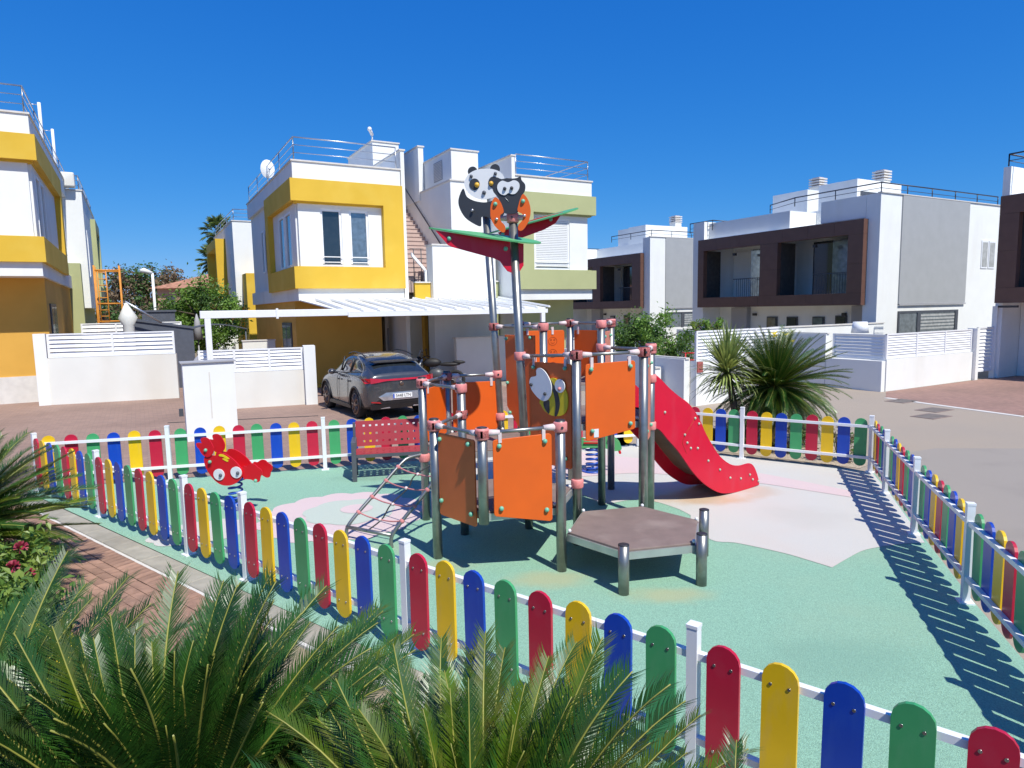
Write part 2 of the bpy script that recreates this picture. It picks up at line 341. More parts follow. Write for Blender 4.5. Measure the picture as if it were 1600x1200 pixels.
# asphalt road
flat('road', [(2.0, -6), (60, -6), (60, 13), w2(24.5, 9.3), w2(18.9, 9.3), w2(18.9, 30), w2(12.2, 30), (2.6, 15.2), (1.5, 12.3)], 0.004, M['asphalt'])
flat('road_patch', [(5.9, 10.9), (7.5, 11.6), (11.5, 11.2), (30, 8), (30, -4), (4.6, -4), (3.4, 3.2)], 0.008, M['asphalt2'])
# brown paving in front of the yellow houses
flat('brick_pavement', [(-30, 8.5), (-7.5, 8.6), (-7.1, 9.9), (2.2, 12.4), (2.6, 15.2), w2(12.2, 30), w2(-30, 30), (-40, 12)], 0.004, M['pave'])
flat('driveway_paving', [gp(1384, 622), gp(1470, 634), gp(1600, 650), (30, 6), w2(34, 11.5), w2(18.94, 11.5)], 0.008, M['paver'])
# light kerb line of the right driveway and the drain channel on the left
def strip(name, p, q, w, z0, z1, m, n=1, kind='structure'):
    p, q = Vector(p), Vector(q); d = (q-p); L = d.length; d.normalize(); e = Vector((-d.y, d.x)); root = None
    b = MB(); b.obox((*((p+q)/2), (z0+z1)/2), (*(d*L/2), 0), (*(e*w/2), 0), (z1-z0)/2); return tag(b.build(name, m), kind=kind)
for p, q in (((1384, 622), (1470, 634)), ((1470, 634), (1600, 651.5))):
    strip('kerb_line', gp(*p), gp(*q), .16, 0, .012, M['coping'])
strip('drain_channel', gp(262, 661), gp(497, 650), .09, 0, .0085, M['joint'])
# rubber play surface (sheets about 4 mm apart)
NF = [(-7.16, 9.81), (-5.39, 8.45), (-3.55, 7.0), (-2.63, 6.28), (-0.83, 4.84), (0.96, 3.43), (2.80, 1.95)]
OUT = Vector((-.618, -.786)); E1 = Vector((.786, -.618))
c0 = Vector(NF[0])+OUT*.13-E1*.15; c1 = Vector(NF[-1])+OUT*.13+E1*.1
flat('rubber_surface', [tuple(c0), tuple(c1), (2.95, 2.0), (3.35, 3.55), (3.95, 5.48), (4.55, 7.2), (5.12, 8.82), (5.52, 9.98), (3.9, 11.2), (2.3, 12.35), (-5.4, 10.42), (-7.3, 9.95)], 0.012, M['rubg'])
wp = [gp(740, 741), gp(800, 765), gp(870, 775), gp(912, 776)] + [tuple(v)[:2] for v in cr([gp(*q) for q in ((912, 776), (930, 783), (947, 789), (985, 783), (1021, 785), (1057, 796), (1079, 807))], 5, False)] + \
     [tuple(v)[:2] for v in cr([gp(*q) for q in ((1079, 815), (1110, 845), (1148, 850), (1188, 858), (1231, 868), (1268, 879), (1300, 889))], 4, False)] + \
     [tuple(v)[:2] for v in cr([gp(*q) for q in ((1300, 889), (1322, 876), (1347, 863), (1373, 857), (1410, 852), (1445, 850))], 4, False)] + \
     [(5.10, 8.8), (5.48, 9.95), (3.88, 11.15), (2.3, 12.3), (-1.2, 11.35), (-.9, 10.6)]
flat('white_rubber_patch', wp, 0.016, M['rubw'])
pp = [tuple(v)[:2] for v in cr([gp(*q) for q in ((870, 703), (940, 712), (1000, 718), (1090, 727), (1180, 740), (1270, 757), (1338, 771))], 4, False)] + \
     [tuple(v)[:2] for v in cr([gp(*q) for q in ((1330, 779), (1260, 768), (1180, 756), (1090, 747), (1000, 741), (930, 745), (850, 750), (800, 748))], 4, False)] + [gp(800, 712)]
flat('pink_rubber_band', pp, 0.020, M['rubp'])
# scalloped pink flower
def blob(cx, cy, rx, ry, n, amp, rot=0):
    out = []
    for i in range(n*6):
        t = 2*pi*i/(n*6); k = 1+amp*abs(sin(t*n/2)); x, y = rx*k*cos(t), ry*k*sin(t)
        out.append((cx+x*cos(rot)-y*sin(rot), cy+x*sin(rot)+y*cos(rot)))
    return out
flat('pink_rubber_flower', blob(-2.22, 8.32, .98, .98, 15, .09), 0.016, M['rubp'])
flat('pale_rubber_ring', blob(-2.15, 8.45, .55, .52, 7, .10), 0.020, M['rubm'])
flat('pink_rubber_centre', blob(-2.08, 8.55, .21, .20, 24, .0), 0.024, M['rubp'])
flat('white_rubber_petal', blob(-3.75, 7.75, .55, .42, 9, .10, .5), 0.016, M['rubw'])
# kerb stones outside the near fence
kerb = thing('concrete_kerb', None, None, (NF[0][0], NF[0][1], 0)); tag(kerb, kind='structure')
s = -.6; L = (Vector(NF[-1])-Vector(NF[0])).length
while s < L+.6:
    c = Vector(NF[0])+E1*(s+.25)+OUT*.285; b = MB(); b.obox((c.x, c.y, .013), (*(E1*.246), 0), (*(OUT*.115), 0), .022)
    bevel(b.build('kerbstone', M['concrete'], kerb), .006, 1); s += .5
# mortar line, then brick path
o0 = Vector(NF[0]); c = o0+E1*(L/2)+OUT*.415
b = MB(); b.obox((c.x, c.y, .008), (*(E1*(L/2+.6)), 0), (*(OUT*.018), 0), .012); tag(b.build('mortar_strip', M['coping']), kind='structure')
path = MB().sheet([tuple(o0+E1*(-2.2)+OUT*.3), tuple(o0+E1*(-2.2)+OUT*4.5), tuple(o0+E1*7.0+OUT*4.5), tuple(o0+E1*7.0+OUT*.3)], 0.0065).build('brick_path', M['joint'], at=(0, 0, 0)); tag(path, kind='structure')
bk_me = MB().box(-.0975, .0975, -.0475, .0475, -.03, .026).build('brick', M['brick'], path); bme = bk_me.data
rt = atan2(E1.y, E1.x); cand = []
k = 0; s = -2.0
while s < 6.8:                                          # soldier course
    cand.append((s, .535, rt+pi/2)); s += .1
row = 0
while .69+row*.1 < 4.4:
    s = -2.0+(.1 if row % 2 else 0)
    while s < 6.8: cand.append((s, .69+row*.1, rt)); s += .2
    row += 1
cand.sort(key=lambda q: (q[0]-3.0)**2*.35+(q[1]-.9)**2)
bpy.data.objects.remove(bk_me)
rest = MB()
for i, (s, o, a) in enumerate(cand):
    p = o0+E1*s+OUT*o; z = random.uniform(-.002, .002)
    if i < 298: inst(bme, 'brick', path, (p.x, p.y, z), (0, 0, a+random.uniform(-.01, .01)))
    else:
        d = Vector((cos(a), sin(a)))*.0975; e = Vector((-sin(a), cos(a)))*.0475; rest.obox((p.x, p.y, z), (*d, 0), (*e, 0), .026)
tag(rest.build('brick_field', M['brick'], path), kind='stuff')
# planting bed under the cycads near the camera
flat('planting_bed', [tuple(v)[:2] for v in cr([(-9, 8.4), (-6.6, 7.3), (-4.3, 5.7), (-3.2, 4.7), (-2.4, 4.2), (-1.2, 3.7), (.2, 2.9), (2.0, 1.4), (3, -3), (-9, -3)], 4)], 0.036, M['soil'])
flat('gravel_strip', [(2.5, 12.6), (5.45, 10.25), (6.2, 10.9), (5.6, 12.3), (3.6, 13.6)], 0.010, M['gravel'])
# manhole covers in the road
for i, (px, py) in enumerate([(1410, 627), (1460, 641), (1455, 651)]):
    x, y = gp(px, py); r = MB(); r.obox((x, y, .006), (.38*CA, .38*SA, 0), (-.26*SA, .26*CA, 0), .006); r.obox((x, y, .0125), (.33*CA, .33*SA, 0), (-.21*SA, .21*CA, 0), .0008, 1)
    o = r.build('manhole_cover', [M['deck'], M['cover']], at=(x, y, 0))
    tag(o, ['rectangular drain cover in the road nearest the white louvred wall', 'upper of the two close drain covers in the road beside the brown driveway', 'lower of the two close drain covers in the road, nearest the fence'][i], 'drain cover', 'drain covers in the road')

# ================================================================ PICKET FENCES
PM = {}
def picket_mesh(c):
    if c in PM: return PM[c]
    w, t, r = .0875, .011, .085; z0, z1 = .09, .835; b = MB(); prof = []
    for zc, a0 in ((z1-r, 0), (z0+r, pi)):
        for i in range(9):
            a = a0+pi*i/8; prof.append((w*cos(a)*(1-.0), 0, zc+r*sin(a)))
    b.extr([(p[0], -t, p[2]) for p in prof], (0, 2*t, 0))
    for z in (.72, .235):
        for x in (-.045, .045): b.tube([(x, -t, z), (x, -t-.004, z)], .0085, 8, m=1)
    o = b.build('picket', [PK[c], M['screw']]); me = o.data; bpy.data.objects.remove(o); PM[c] = me; return me
post_me = None
def fence(label, posts, seqs, side, group='colourful picket fences round the playground', skip_post=()):
    global post_me
    root = thing('picket_fence', label, 'picket fence', (*posts[0], 0.0), group=group)
    if post_me is None:
        b = MB(); b.box(-.03, .03, -.03, .03, 0.012, .875); b.box(-.033, .033, -.033, .033, .875, .893); b.box(-.06, .06, -.06, .06, .012, .024)
        o = bevel(b.build('post', M['whitep']), .004, 1); post_me = o.data; bpy.data.objects.remove(o)
    o0 = Vector(posts[0])
    for i, p in enumerate(posts):
        if i in skip_post: continue
        q = Vector(posts[min(i+1, len(posts)-1)]); r = Vector(posts[max(i-1, 0)]); d = (q-r); a = atan2(d.y, d.x)
        inst(post_me, 'post', root, (p[0]-o0.x, p[1]-o0.y, 0), (0, 0, a))
    for i, seq in enumerate(seqs):
        p, q = Vector(posts[i]), Vector(posts[i+1]); d = q-p; Ln = d.length; d.normalize(); n = Vector((-d.y, d.x))*side; a = atan2(d.y, d.x)
        for z in (.72, .235):
            b = MB(); m = (p+q)/2; b.obox((m.x, m.y, z), (*(d*(Ln/2-.03)), 0), (*(n*.02), 0), .02); b.build('rail', M['whitep'], root)
        k = len(seq); sp = (Ln-.07)/k
        for j, cch in enumerate(seq):
            if cch == ' ': continue
            c = p+d*(.035+sp*(j+.5))+n*.033
            inst(picket_mesh(cch), 'picket', root, (c.x-o0.x, c.y-o0.y, random.uniform(-.006, .006)), (random.uniform(-.008, .008), random.uniform(-.008, .008), a+(0 if side < 0 else pi)))
    return root
fence('front picket fence in red, yellow, blue and green behind the near cycads', NF, ['RYBGRYBG', 'RYBGRYBG', 'RYGB', 'RYBGRYBG', 'RYBGRYBG', 'RYBGRYBG'], -1)
FF = [(-7.16, 9.81)]; dx, dy = .970, .243
FF += [(-5.40, 10.26), (-3.12, 10.82), (-.88, 11.38), (1.36, 11.94), (2.33, 12.18)]
fence('sunlit picket fence along the brown paving behind the crab rider and bench', FF, ['YRGBYR', 'GBYRGBYR', 'GBYRGBYR', 'GBYRGBYR', 'GBY'], 1, skip_post=(0,))
fence('picket fence between the slide and the round cycad on the gravel', [(2.33, 12.18), (3.87, 11.07), (5.46, 9.98)], ['BYRGRYBG', 'RYBGRYBG'], 1)
fence('picket fence along the road casting the long ladder shadow', [(5.46, 9.98), (5.05, 8.84), (4.47, 7.22), (3.88, 5.5), (3.33, 3.78), (2.80, 1.95)], ['YRGBY', 'GBYRGBY', 'GBYRGBYR', 'GBYRGBYR', 'GBYRGBYR'], 1, skip_post=(0, 5))
# ================================================================ CLIMBING FRAME
HS = .77; A0 = 12.4
def vadd(p, q, k=1): return (p[0]+q[0]*k, p[1]+q[1]*k)
CC = {'L2': (-.06, 6.93)}
R3 = sqrt(3)*HS
CC['L1'] = vadd(CC['L2'], unit(-17.6), R3); CC['H3'] = vadd(CC['L2'], unit(102.4), R3); CC['T4'] = vadd(CC['L2'], unit(42.4), R3); CC['T5'] = vadd(CC['T4'], unit(102.4), R3)
def V(n, k, s=HS): return vadd(CC[n], unit(A0+60*k), s)
PT = thing('climbing_frame', 'steel and orange climbing frame with red slide, rope net and hexagonal decks', 'climbing frame', (.46, 6.36, 0.0))
PZ = .012
def post(n, k, top, bot=PZ, tip=None, r=.05, cap=True):
    x, y = V(n, k); tx, ty = tip if tip else (x, y)
    b = MB(); b.tube([(x, y, bot), (tx, ty, top)], r, 20); o = b.build('post', M['steel'], PT)
    if cap: c = MB(); c.tube([(tx, ty, top), (tx, ty, top+.006), (tx, ty, top+.012)], [r+.001, r+.001, r*.7], 20); c.build('cap', M['cap'], o)
    return o
def clamp(x, y, z, ang=None, h=.05):
    b = MB(); b.tube([(x, y, z-h), (x, y, z-h*.8), (x, y, z+h*.8), (x, y, z+h)], [.060, .068, .068, .060], 20)
    if ang is not None:
        for a in (ang if isinstance(ang, (list, tuple)) else [ang]):
            d = unit(a); b.tube([(x+d[0]*.05, y+d[1]*.05, z), (x+d[0]*.17, y+d[1]*.17, z)], [.036, .024], 10, m=1)
            e = (-d[1], d[0]); b.tube([(x+e[0]*.06, y+e[1]*.06, z), (x+e[0]*.075, y+e[1]*.075, z)], .013, 8, m=2)
    b.build('clamp', [M['pink'], M['pinkw'], M['cap']], PT)
tops = {}
# (cell, vertex, top, bottom)
for n, k, t in [('L1', 4, .47), ('L1', 5, .50), ('L1', 0, .50), ('L2', 3, 1.49), ('L2', 5, 1.52), ('L2', 0, 2.14), ('L1', 1, 2.16), ('T4', 0, 2.16), ('T4', 1, 2.44),
                ('T4', 2, 2.42), ('H3', 4, 1.78), ('H3', 3, 1.79), ('H3', 2, 1.79), ('T5', 2, 2.42), ('T5', 1, 2.44), ('T5', 0, 2.44)]:
    post(n, k, t)
post('L2', 4, 1.49, bot=.56)
owl_tip = (V('T4', 3)[0]-.13, V('T4', 3)[1]); pan_tip = (V('T5', 3)[0]-.19, V('T5', 3)[1])
post('T4', 3, 3.62, tip=owl_tip); post('T5', 3, 3.92, tip=pan_tip)
def lerp_x(base, tip, top, z): k = (z)/top; return (base[0]+(tip[0]-base[0])*k, base[1]+(tip[1]-base[1])*k)
def rail(n, k1, k2, z, z2=None, r=.019, cl=(1, 1)):
    z2 = z if z2 is None else z2; p, q = V(n, k1), V(n, k2)
    if (n, k1) in (('T4', 3), ('H3', 5)): p = lerp_x(V('T4', 3), owl_tip, 3.62, z)
    if (n, k2) in (('T5', 3), ('H3', 1)): q = lerp_x(V('T5', 3), pan_tip, 3.92, z2)
    if (n, k1) in (('T5', 3),): p = lerp_x(V('T5', 3), pan_tip, 3.92, z)
    a = math.degrees(atan2(q[1]-p[1], q[0]-p[0])); b = MB(); b.tube([(*p, z), (*q, z2)], r, 12); b.build('rail', M['steel'], PT)
    if cl[0]: clamp(*p, z, a)
    if cl[1]: clamp(*q, z2, a+180)
rail('L2', 3, 4, 1.43); rail('L2', 4, 5, 1.44, 1.46); rail('L2', 3, 2, 1.42)
rail('H3', 3, 4, 1.72); rail('H3', 3, 2, 1.73); rail('H3', 2, 1, 1.73)
rail('T4', 3, 4, 2.06, 2.10); rail('T4', 4, 5, 2.10, 2.11); rail('T4', 5, 0, 2.11); rail('T4', 0, 1, 2.09)
rail('T5', 3, 4, 2.37); rail('T5', 3, 2, 2.37); rail('T5', 2, 1, 2.38); rail('T5', 1, 0, 2.38); rail('T5', 0, 5, 2.39)
for n, k, z in [('T4', 0, 1.74), ('T4', 0, 1.16), ('T5', 3, 1.15), ('T4', 4, .70), ('H3', 3, .80), ('L2', 2, 1.42)]:
    x, y = V(n, k); 
    if (n, k) == ('T5', 3): x, y = lerp_x((x, y), pan_tip, 3.92, z)
    clamp(x, y, z)
# decks
def deck(n, z, th=.07):
    pts = [V(n, k, HS-.075) for k in range(6)]
    b = MB(); b.prism(pts, z-.022, z); o = bevel(b.build('deck', M['deck'], PT), .006, 2)
    f = MB()
    for k in range(6):
        p, q = V(n, k, HS-.055), V(n, k+1, HS-.055); e = unit(A0+60*k+30)
        f.obox(((p[0]+q[0])/2-e[0]*.02, (p[1]+q[1])/2-e[1]*.02, z-.022-th/2), ((q[0]-p[0])/2, (q[1]-p[1])/2, 0), (e[0]*.02, e[1]*.02, 0), th/2-.0)
        for s in (.12, .88):
            x, y = p[0]+(q[0]-p[0])*s, p[1]+(q[1]-p[1])*s
    f.build('deck_frame', M['steeld'], o)
    for k in range(6):
        g = MB(); x, y = V(n, k, HS-.085); g.ball((x, y, z+.012), .019, 10, 6); g.build('corner_bolt', M['whiteb'], o)
deck('L1', .40); deck('L2', .66); deck('H3', .98); deck('T4', 1.36); deck('T5', 1.62)
# boards: (s, z) outline in the plane of an edge
def knobs(pts, org, t, nrm, off, m='knob', r=.024, parent=None):
    for s_, z in pts:
        b = MB(); c = (org[0]+t[0]*s_+nrm[0]*off, org[1]+t[1]*s_+nrm[1]*off, z); b.ball(c, r, 12, 8); b.build('knob', M[m], parent or PT)
def rrect(s0, s1, z0, z1, r=.03, z0b=None, z1b=None):
    z0b = z0 if z0b is None else z0b; z1b = z1 if z1b is None else z1b; out = []
    for (cx, cz, a0) in ((s1-r, z1b-r, 0), (s0+r, z1-r, 90), (s0+r, z0+r, 180), (s1-r, z0b+r, 270)):
        for i in range(5): a = radians(a0+90*i/4); out.append((cx+r*cos(a), cz+r*sin(a)))
    return out
def board(n, k1, k2, outline, m, off=0.0, th=.018, kn=(), side=1, name='panel', label=None, tabs=(), knm='knob', mb=None):
    p, q = V(n, k1), V(n, k2); L = sqrt((q[0]-p[0])**2+(q[1]-p[1])**2); t = ((q[0]-p[0])/L, (q[1]-p[1])/L); c = CC[n]
    nr = (t[1], -t[0]); mid = ((p[0]+q[0])/2, (p[1]+q[1])/2)
    if (mid[0]-c[0])*nr[0]+(mid[1]-c[1])*nr[1] < 0: nr = (-nr[0], -nr[1])
    f = lambda s_, z, o: (p[0]+t[0]*s_+nr[0]*o, p[1]+t[1]*s_+nr[1]*o, z)
    b = MB(); b.extr([f(s_, z, off-th/2) for s_, z in outline], (nr[0]*th, nr[1]*th, 0)); o = bevel(b.build(name, M[m], PT), .003, 1)
    if label: o['label'] = label
    for sgn in (1, -1):
        knobs(kn, p, t, nr, off+sgn*(th/2+.012), knm, parent=o)
    for s_ in tabs:
        zt = max(z for _, z in outline); bb = MB(); a, c2 = f(s_-.016, zt-.05, off-.006), f(s_+.016, zt-.05, off-.006)
        bb.extr([f(s_-.016, zt-.06, off+th/2+.001), f(s_+.016, zt-.06, off+th/2+.001), f(s_+.016, zt+.05, off+th/2+.001), f(s_-.016, zt+.05, off+th/2+.001)], (nr[0]*.008, nr[1]*.008, 0)); bb.build('hanger', M['pinkw'], o)
        bb = MB(); bb.extr([f(s_-.016, zt-.06, off-th/2-.001), f(s_+.016, zt-.06, off-th/2-.001), f(s_+.016, zt+.05, off-th/2-.001), f(s_-.016, zt+.05, off-th/2-.001)], (-nr[0]*.008, -nr[1]*.008, 0)); bb.build('hanger', M['pinkw'], o)
    return o, f
K4 = lambda s0, s1, z0, z1: [(s0, z0), (s1, z0), (s0, z1), (s1, z1)]
board('L2', 3, 4, rrect(.07, .66, .50, 1.36), 'orange_shade', kn=[(.12, 1.30), (.58, 1.31), (.12, .66), (.60, .62)], label='shaded orange front panel with four mint knobs')
board('L2', 4, 5, rrect(.10, .68, .62, 1.37, z0b=.53, z1b=1.40), 'orange', kn=[(.16, 1.31), (.61, 1.33), (.17, .70), (.62, .65)], tabs=(.17, .60), label='large orange front panel with four mint knobs')
board('H3', 3, 2, rrect(.07, .70, .98, 1.64), 'orange', tabs=(.14, .60))
board('H3', 2, 1, rrect(.07, .67, .98, 1.64), 'orange', tabs=(.14, .60))
bee, fb = board('T4', 3, 4, rrect(.05, .70, .84, 2.00), 'orange_shade', off=.0, kn=[(.13, 1.94), (.62, 1.95), (.12, 1.0), (.62, .95)], tabs=(.13, .62), label='tall shaded orange panel with the bee figure')
board('T4', 4, 5, rrect(.10, .67, 1.16, 2.00, z0b=1.26, z1b=2.02), 'orange', kn=[(.16, 1.94), (.61, 1.96), (.17, 1.27), (.61, 1.33)], tabs=(.17, .60), label='high orange panel with a small white sticker')
po, fp = board('T4', 4, 5, [(.19, 1.195), (.245, 1.197), (.245, 1.29), (.19, 1.288)], 'whiteb', off=.0115, th=.003, name='sticker')
board('T4', 5, 0, rrect(.10, .67, 1.05, 2.00), 'salmon', kn=[(.16, 1.94), (.61, 1.94), (.17, 1.20), (.61, 1.20)], tabs=(.17, .60), label='narrow faded orange panel beside the slide')
board('T5', 3, 4, [(.05, 2.26), (.62, 2.26), (.62, 1.03), (.30, 1.03), (.07, 1.30)], 'orange_shade', kn=[(.09, 2.21), (.55, 2.23), (.10, 1.62), (.14, 1.22)], label='tall shaded orange side panel of the high tower')
eng, fe = board('T5', 2, 1, rrect(.03, .68, 1.52, 2.28), 'orange', tabs=(.50, .12), label='orange panel engraved with round animal faces')
board('T5', 1, 0, rrect(.09, .68, 1.52, 2.28), 'orange', tabs=(.17, .60))
board('T5', 0, 5, rrect(.10, .68, 1.52, 2.28), 'salmon', kn=[(.16, 2.22), (.62, 2.22)])
# engraved line drawings (rings) on the camera side of the far panel
g = MB()
def ring(f, s0, z0, rs, rz, off, w=.007, a0=0, a1=360, n=24):
    pts = [f(s0+rs*cos(radians(a0+(a1-a0)*i/n)), z0+rz*sin(radians(a0+(a1-a0)*i/n)), off) for i in range(n+1)]
    g.tube(pts, w/2, 4, sm=False)
for zc in (2.12, 1.94, 1.75):
    ring(fe, .50, zc, .065, .06, -.0095); ring(fe, .475, zc+.02, .012, .012, -.0095, n=8); ring(fe, .525, zc+.02, .012, .012, -.0095, n=8); ring(fe, .50, zc-.01, .03, .02, -.0095, a0=200, a1=340, n=8)
g.build('engraving', M['groove'], eng)
# bee figure on the shaded orange panel (outlines in metres on the panel plane)
def fig(f, pts, off, th, m, parent, name, smooth=6, sx=1, ox=0, oz=0):
    P = cr([Vector((p[0], p[1])) for p in pts], smooth) if smooth else [Vector(p) for p in pts]
    a = [f(ox+p.x*sx, oz+p.y*sx, off) for p in P]; c = f(ox, oz, off+th); c0_ = f(ox, oz, off); v = Vector(c)-Vector(c0_)
    b = MB(); b.extr(a, tuple(v)); return b.build(name, M[m], parent)
SC = .0072/7.5*1.02                                     # zoomed photo pixels -> metres at this distance
def Z(zx, zz, cx, cz, k): return ((zx-cx)*k, (cz-zz)*k)
kx = .66/430*.98
def bp(pts): return [((x-610)*.00133+.06, 2.0-(y-620)*.00104) for x, y in pts]
fig(fb, bp([(740, 1035), (850, 800), (960, 800), (1030, 880), (1060, 960), (1055, 1080), (1020, 1150), (960, 1180), (880, 1185), (800, 1150), (755, 1090)]), .012, .012, 'yellowb', bee, 'bee_body')
for st in ([(875, 805), (905, 850), (935, 890), (960, 960), (975, 1040), (965, 1110), (940, 1178), (915, 1180), (925, 1090), (918, 1000), (900, 930), (880, 880)],
           [(790, 1040), (850, 1025), (855, 1100), (850, 1165), (830, 1160), (800, 1120), (785, 1080)]):
    fig(fb, bp(st), .0245, .003, 'charcoal', bee, 'bee_stripe', 3)
fig(fb, bp([(745, 680), (800, 700), (850, 760), (885, 840), (888, 930), (860, 1000), (810, 1035), (750, 1020), (690, 970), (645, 910), (628, 850), (650, 790), (712, 768), (715, 710)]), .03, .012, 'whiteb', bee, 'bee_wing')
fig(fb, bp([(985+55*cos(t*pi/8), 855+72*sin(t*pi/8)) for t in range(16)]), .03, .012, 'whiteb', bee, 'bee_eye', 2)
for x, y, m_ in ((655, 870, 'charcoal'), (820, 955, 'charcoal'), (988, 885, 'pink')):
    s_, z_ = bp([(x, y)])[0]; c = fb(s_, z_, .05); b = MB(); b.ball(c, .020, 10, 8); b.build('bee_bolt', M[m_], bee)
# slide
an = 36; sl_d = unit(an); sl_n = unit(an+90); so_ = V('T4', 0)
SLP = [(0.0, 1.74), (.03, 1.80), (.14, 1.74), (.32, 1.60), (.5, 1.48), (.69, 1.37), (.84, 1.23), (.95, 1.09), (1.06, .92), (1.19, .76), (1.36, .58), (1.58, .44), (1.79, .385), (2.0, .385), (2.1, .35), (2.18, .26), (2.25, .12), (2.27, .03),
       (2.03, .018), (1.76, .018), (1.59, .03), (1.38, .07), (1.17, .17), (.96, .31), (.77, .48), (.58, .69), (.45, .82), (.29, .96), (.15, 1.09), (.0, 1.14)]
slide = MB(); chute = [(0, 1.36), (.15, 1.33), (.32, 1.2), (.55, .97), (.85, .66), (1.1, .42), (1.35, .26), (1.6, .18), (1.9, .15), (2.2, .15)]
def sp(s_, z, o): return (so_[0]+sl_d[0]*s_+sl_n[0]*o, so_[1]+sl_d[1]*s_+sl_n[1]*o, z)
top_ = [sp(x, z, .03) for x, z in chute]; bb = MB()
for i in range(len(chute)-1):
    (x0, z0), (x1, z1) = chute[i], chute[i+1]
    bb.add([sp(x0, z0, .02), sp(x1, z1, .02), sp(x1, z1, .56), sp(x0, z0, .56), sp(x0, z0-.02, .02), sp(x1, z1-.02, .02), sp(x1, z1-.02, .56), sp(x0, z0-.02, .56)], [(0, 1, 2, 3), (7, 6, 5, 4), (0, 4, 5, 1), (3, 2, 6, 7)])
sld = bb.build('slide', M['slidech'], PT)
SL2 = [tuple(v) for v in cr([Vector(p) for p in SLP[1:18]], 3, False)]+[tuple(v) for v in cr([Vector(p) for p in SLP[18:]], 3, False)]
for o in (-.012, .57):
    b = MB(); b.extr([sp(p[0], p[1], o) for p in SL2], (sl_n[0]*.02, sl_n[1]*.02, 0)); bevel(b.build('side_panel', M['red'], sld), .003, 1)
    for (x, z) in [(.24, 1.30), (.82, 1.16), (.90, 1.08), (.62, .97), (.67, .86), (.74, .78), (.88, .76), (1.10, .56), (1.35, .40), (1.58, .25), (1.82, .20), (2.03, .22), (2.10, .14), (2.24, .09)]:
        k = MB(); c = sp(x, z, o-.004 if o < 0 else o+.024); k.ball(c, .017, 10, 6); k.build('bolt', M['boltk'], sld)
    if o < 0:
        k = MB(); k.tube([sp(.86, 1.20, o-.001), sp(.60, .93, o-.001), sp(.58, .86, o-.001), sp(.66, .72, o-.001)], .003, 4); k.build('seam', M['groove'], sld)
# rope net climber
ax = unit(222.4)
na, nb = V('H3', 3), V('H3', 4); b0_, b1_ = (-1.93, 7.42), (-1.36, 7.10)
arch = MB()
def ap(side, z):      # rail position by height
    n_ = na if side == 0 else nb; e_ = b0_ if side == 0 else b1_; k = 1-(z-.16)/(.80-.16)
    k = max(0, min(1, k)); hx, hy = n_[0]+(e_[0]-n_[0])*.28, n_[1]+(e_[1]-n_[1])*.28
    return (hx+(e_[0]-hx)*k, hy+(e_[1]-hy)*k, z)
for sd_ in (0, 1):
    n_ = na if sd_ == 0 else nb; e_ = b0_ if sd_ == 0 else b1_
    P = [(n_[0], n_[1], .84), (n_[0]+(e_[0]-n_[0])*.2, n_[1]+(e_[1]-n_[1])*.2, .83), ap(sd_, .76), ap(sd_, .5), ap(sd_, .24), (e_[0], e_[1], .12), (e_[0], e_[1], PZ)]
    arch.tube(cr(P, 5, False), .021, 12)
arch.tube([(*b0_, .15), (*b1_, .15)], .021, 12)
net = arch.build('net_climber', M['steel'], PT)
rp = MB(); rk = MB(); mids = []
for z in (.74, .60, .44, .29):
    p, q = Vector(ap(0, z)), Vector(ap(1, z)); m = (p+q)/2; m.z -= .035; mids.append(m); m2 = m
    rp.tube(cr([p, p.lerp(m, .5)+Vector((0, 0, -.012)), m2, q.lerp(m, .5)+Vector((0, 0, -.012)), q], 4, False), .009, 6); rp.ball(tuple(p), .03, 8, 6); rp.ball(tuple(q), .03, 8, 6)
rp.build('rope', M['ropep'], net)
mids = [Vector(V('H3', 3)).to_3d()*.5+Vector(V('H3', 4)).to_3d()*.5+Vector((0, 0, .86))]+mids+[(Vector((*b0_, .15))+Vector((*b1_, .15)))/2]
w = [m+Vector((.02*(-1)**i, .01*(-1)**i, 0)) for i, m in enumerate(mids)]
rk.tube(cr(w, 6, False), .009, 6); rk.build('rope', M['ropek'], net)
for m in mids[1:-1]:
    k = MB(); k.ball(tuple(m), .022, 8, 6); k.build('rope_joint', M['pinkw'], net)
# animal figures on the two tall posts and their wings
def cplane(org, azim):                                  # vertical plane through org, horizontal axis azim; returns f(s,z,o)
    t = unit(azim); n_ = (t[1], -t[0])
    return lambda s_, z, o: (org[0]+t[0]*s_+n_[0]*o, org[1]+t[1]*s_+n_[1]*o, org[2]+z)
def zfig(f, pts, c, k, off, th, m, parent, name, sm=5): return fig(f, [((x-c[0])*k, (c[1]-y)*k) for x, y in pts], off, th, m, parent, name, sm)
fo = cplane((owl_tip[0], owl_tip[1], 3.62), -8); ko = .00118; co = (880, 610)
owl = zfig(fo, [(715, 262), (745, 240), (790, 258), (840, 252), (900, 258), (945, 252), (970, 238), (980, 275), (1012, 315), (1010, 370), (985, 410), (960, 460), (945, 520), (930, 575), (820, 575), (805, 530), (780, 470), (740, 410), (708, 365), (705, 315), (722, 290)], co, ko, .075, .016, 'charcoal', PT, 'owl_figure', 3)
zfig(fo, [(725, 425), (765, 450), (795, 510), (805, 565), (775, 590), (775, 640), (815, 690), (815, 745), (780, 745), (720, 690), (685, 620), (680, 550), (690, 480)], co, ko, .092, .012, 'orange', owl, 'owl_wing', 4)
zfig(fo, [(995, 405), (1035, 450), (1058, 520), (1060, 590), (1035, 670), (985, 735), (945, 735), (945, 690), (985, 640), (985, 590), (940, 560), (950, 500), (970, 440)], co, ko, .092, .012, 'orange', owl, 'owl_wing', 4)
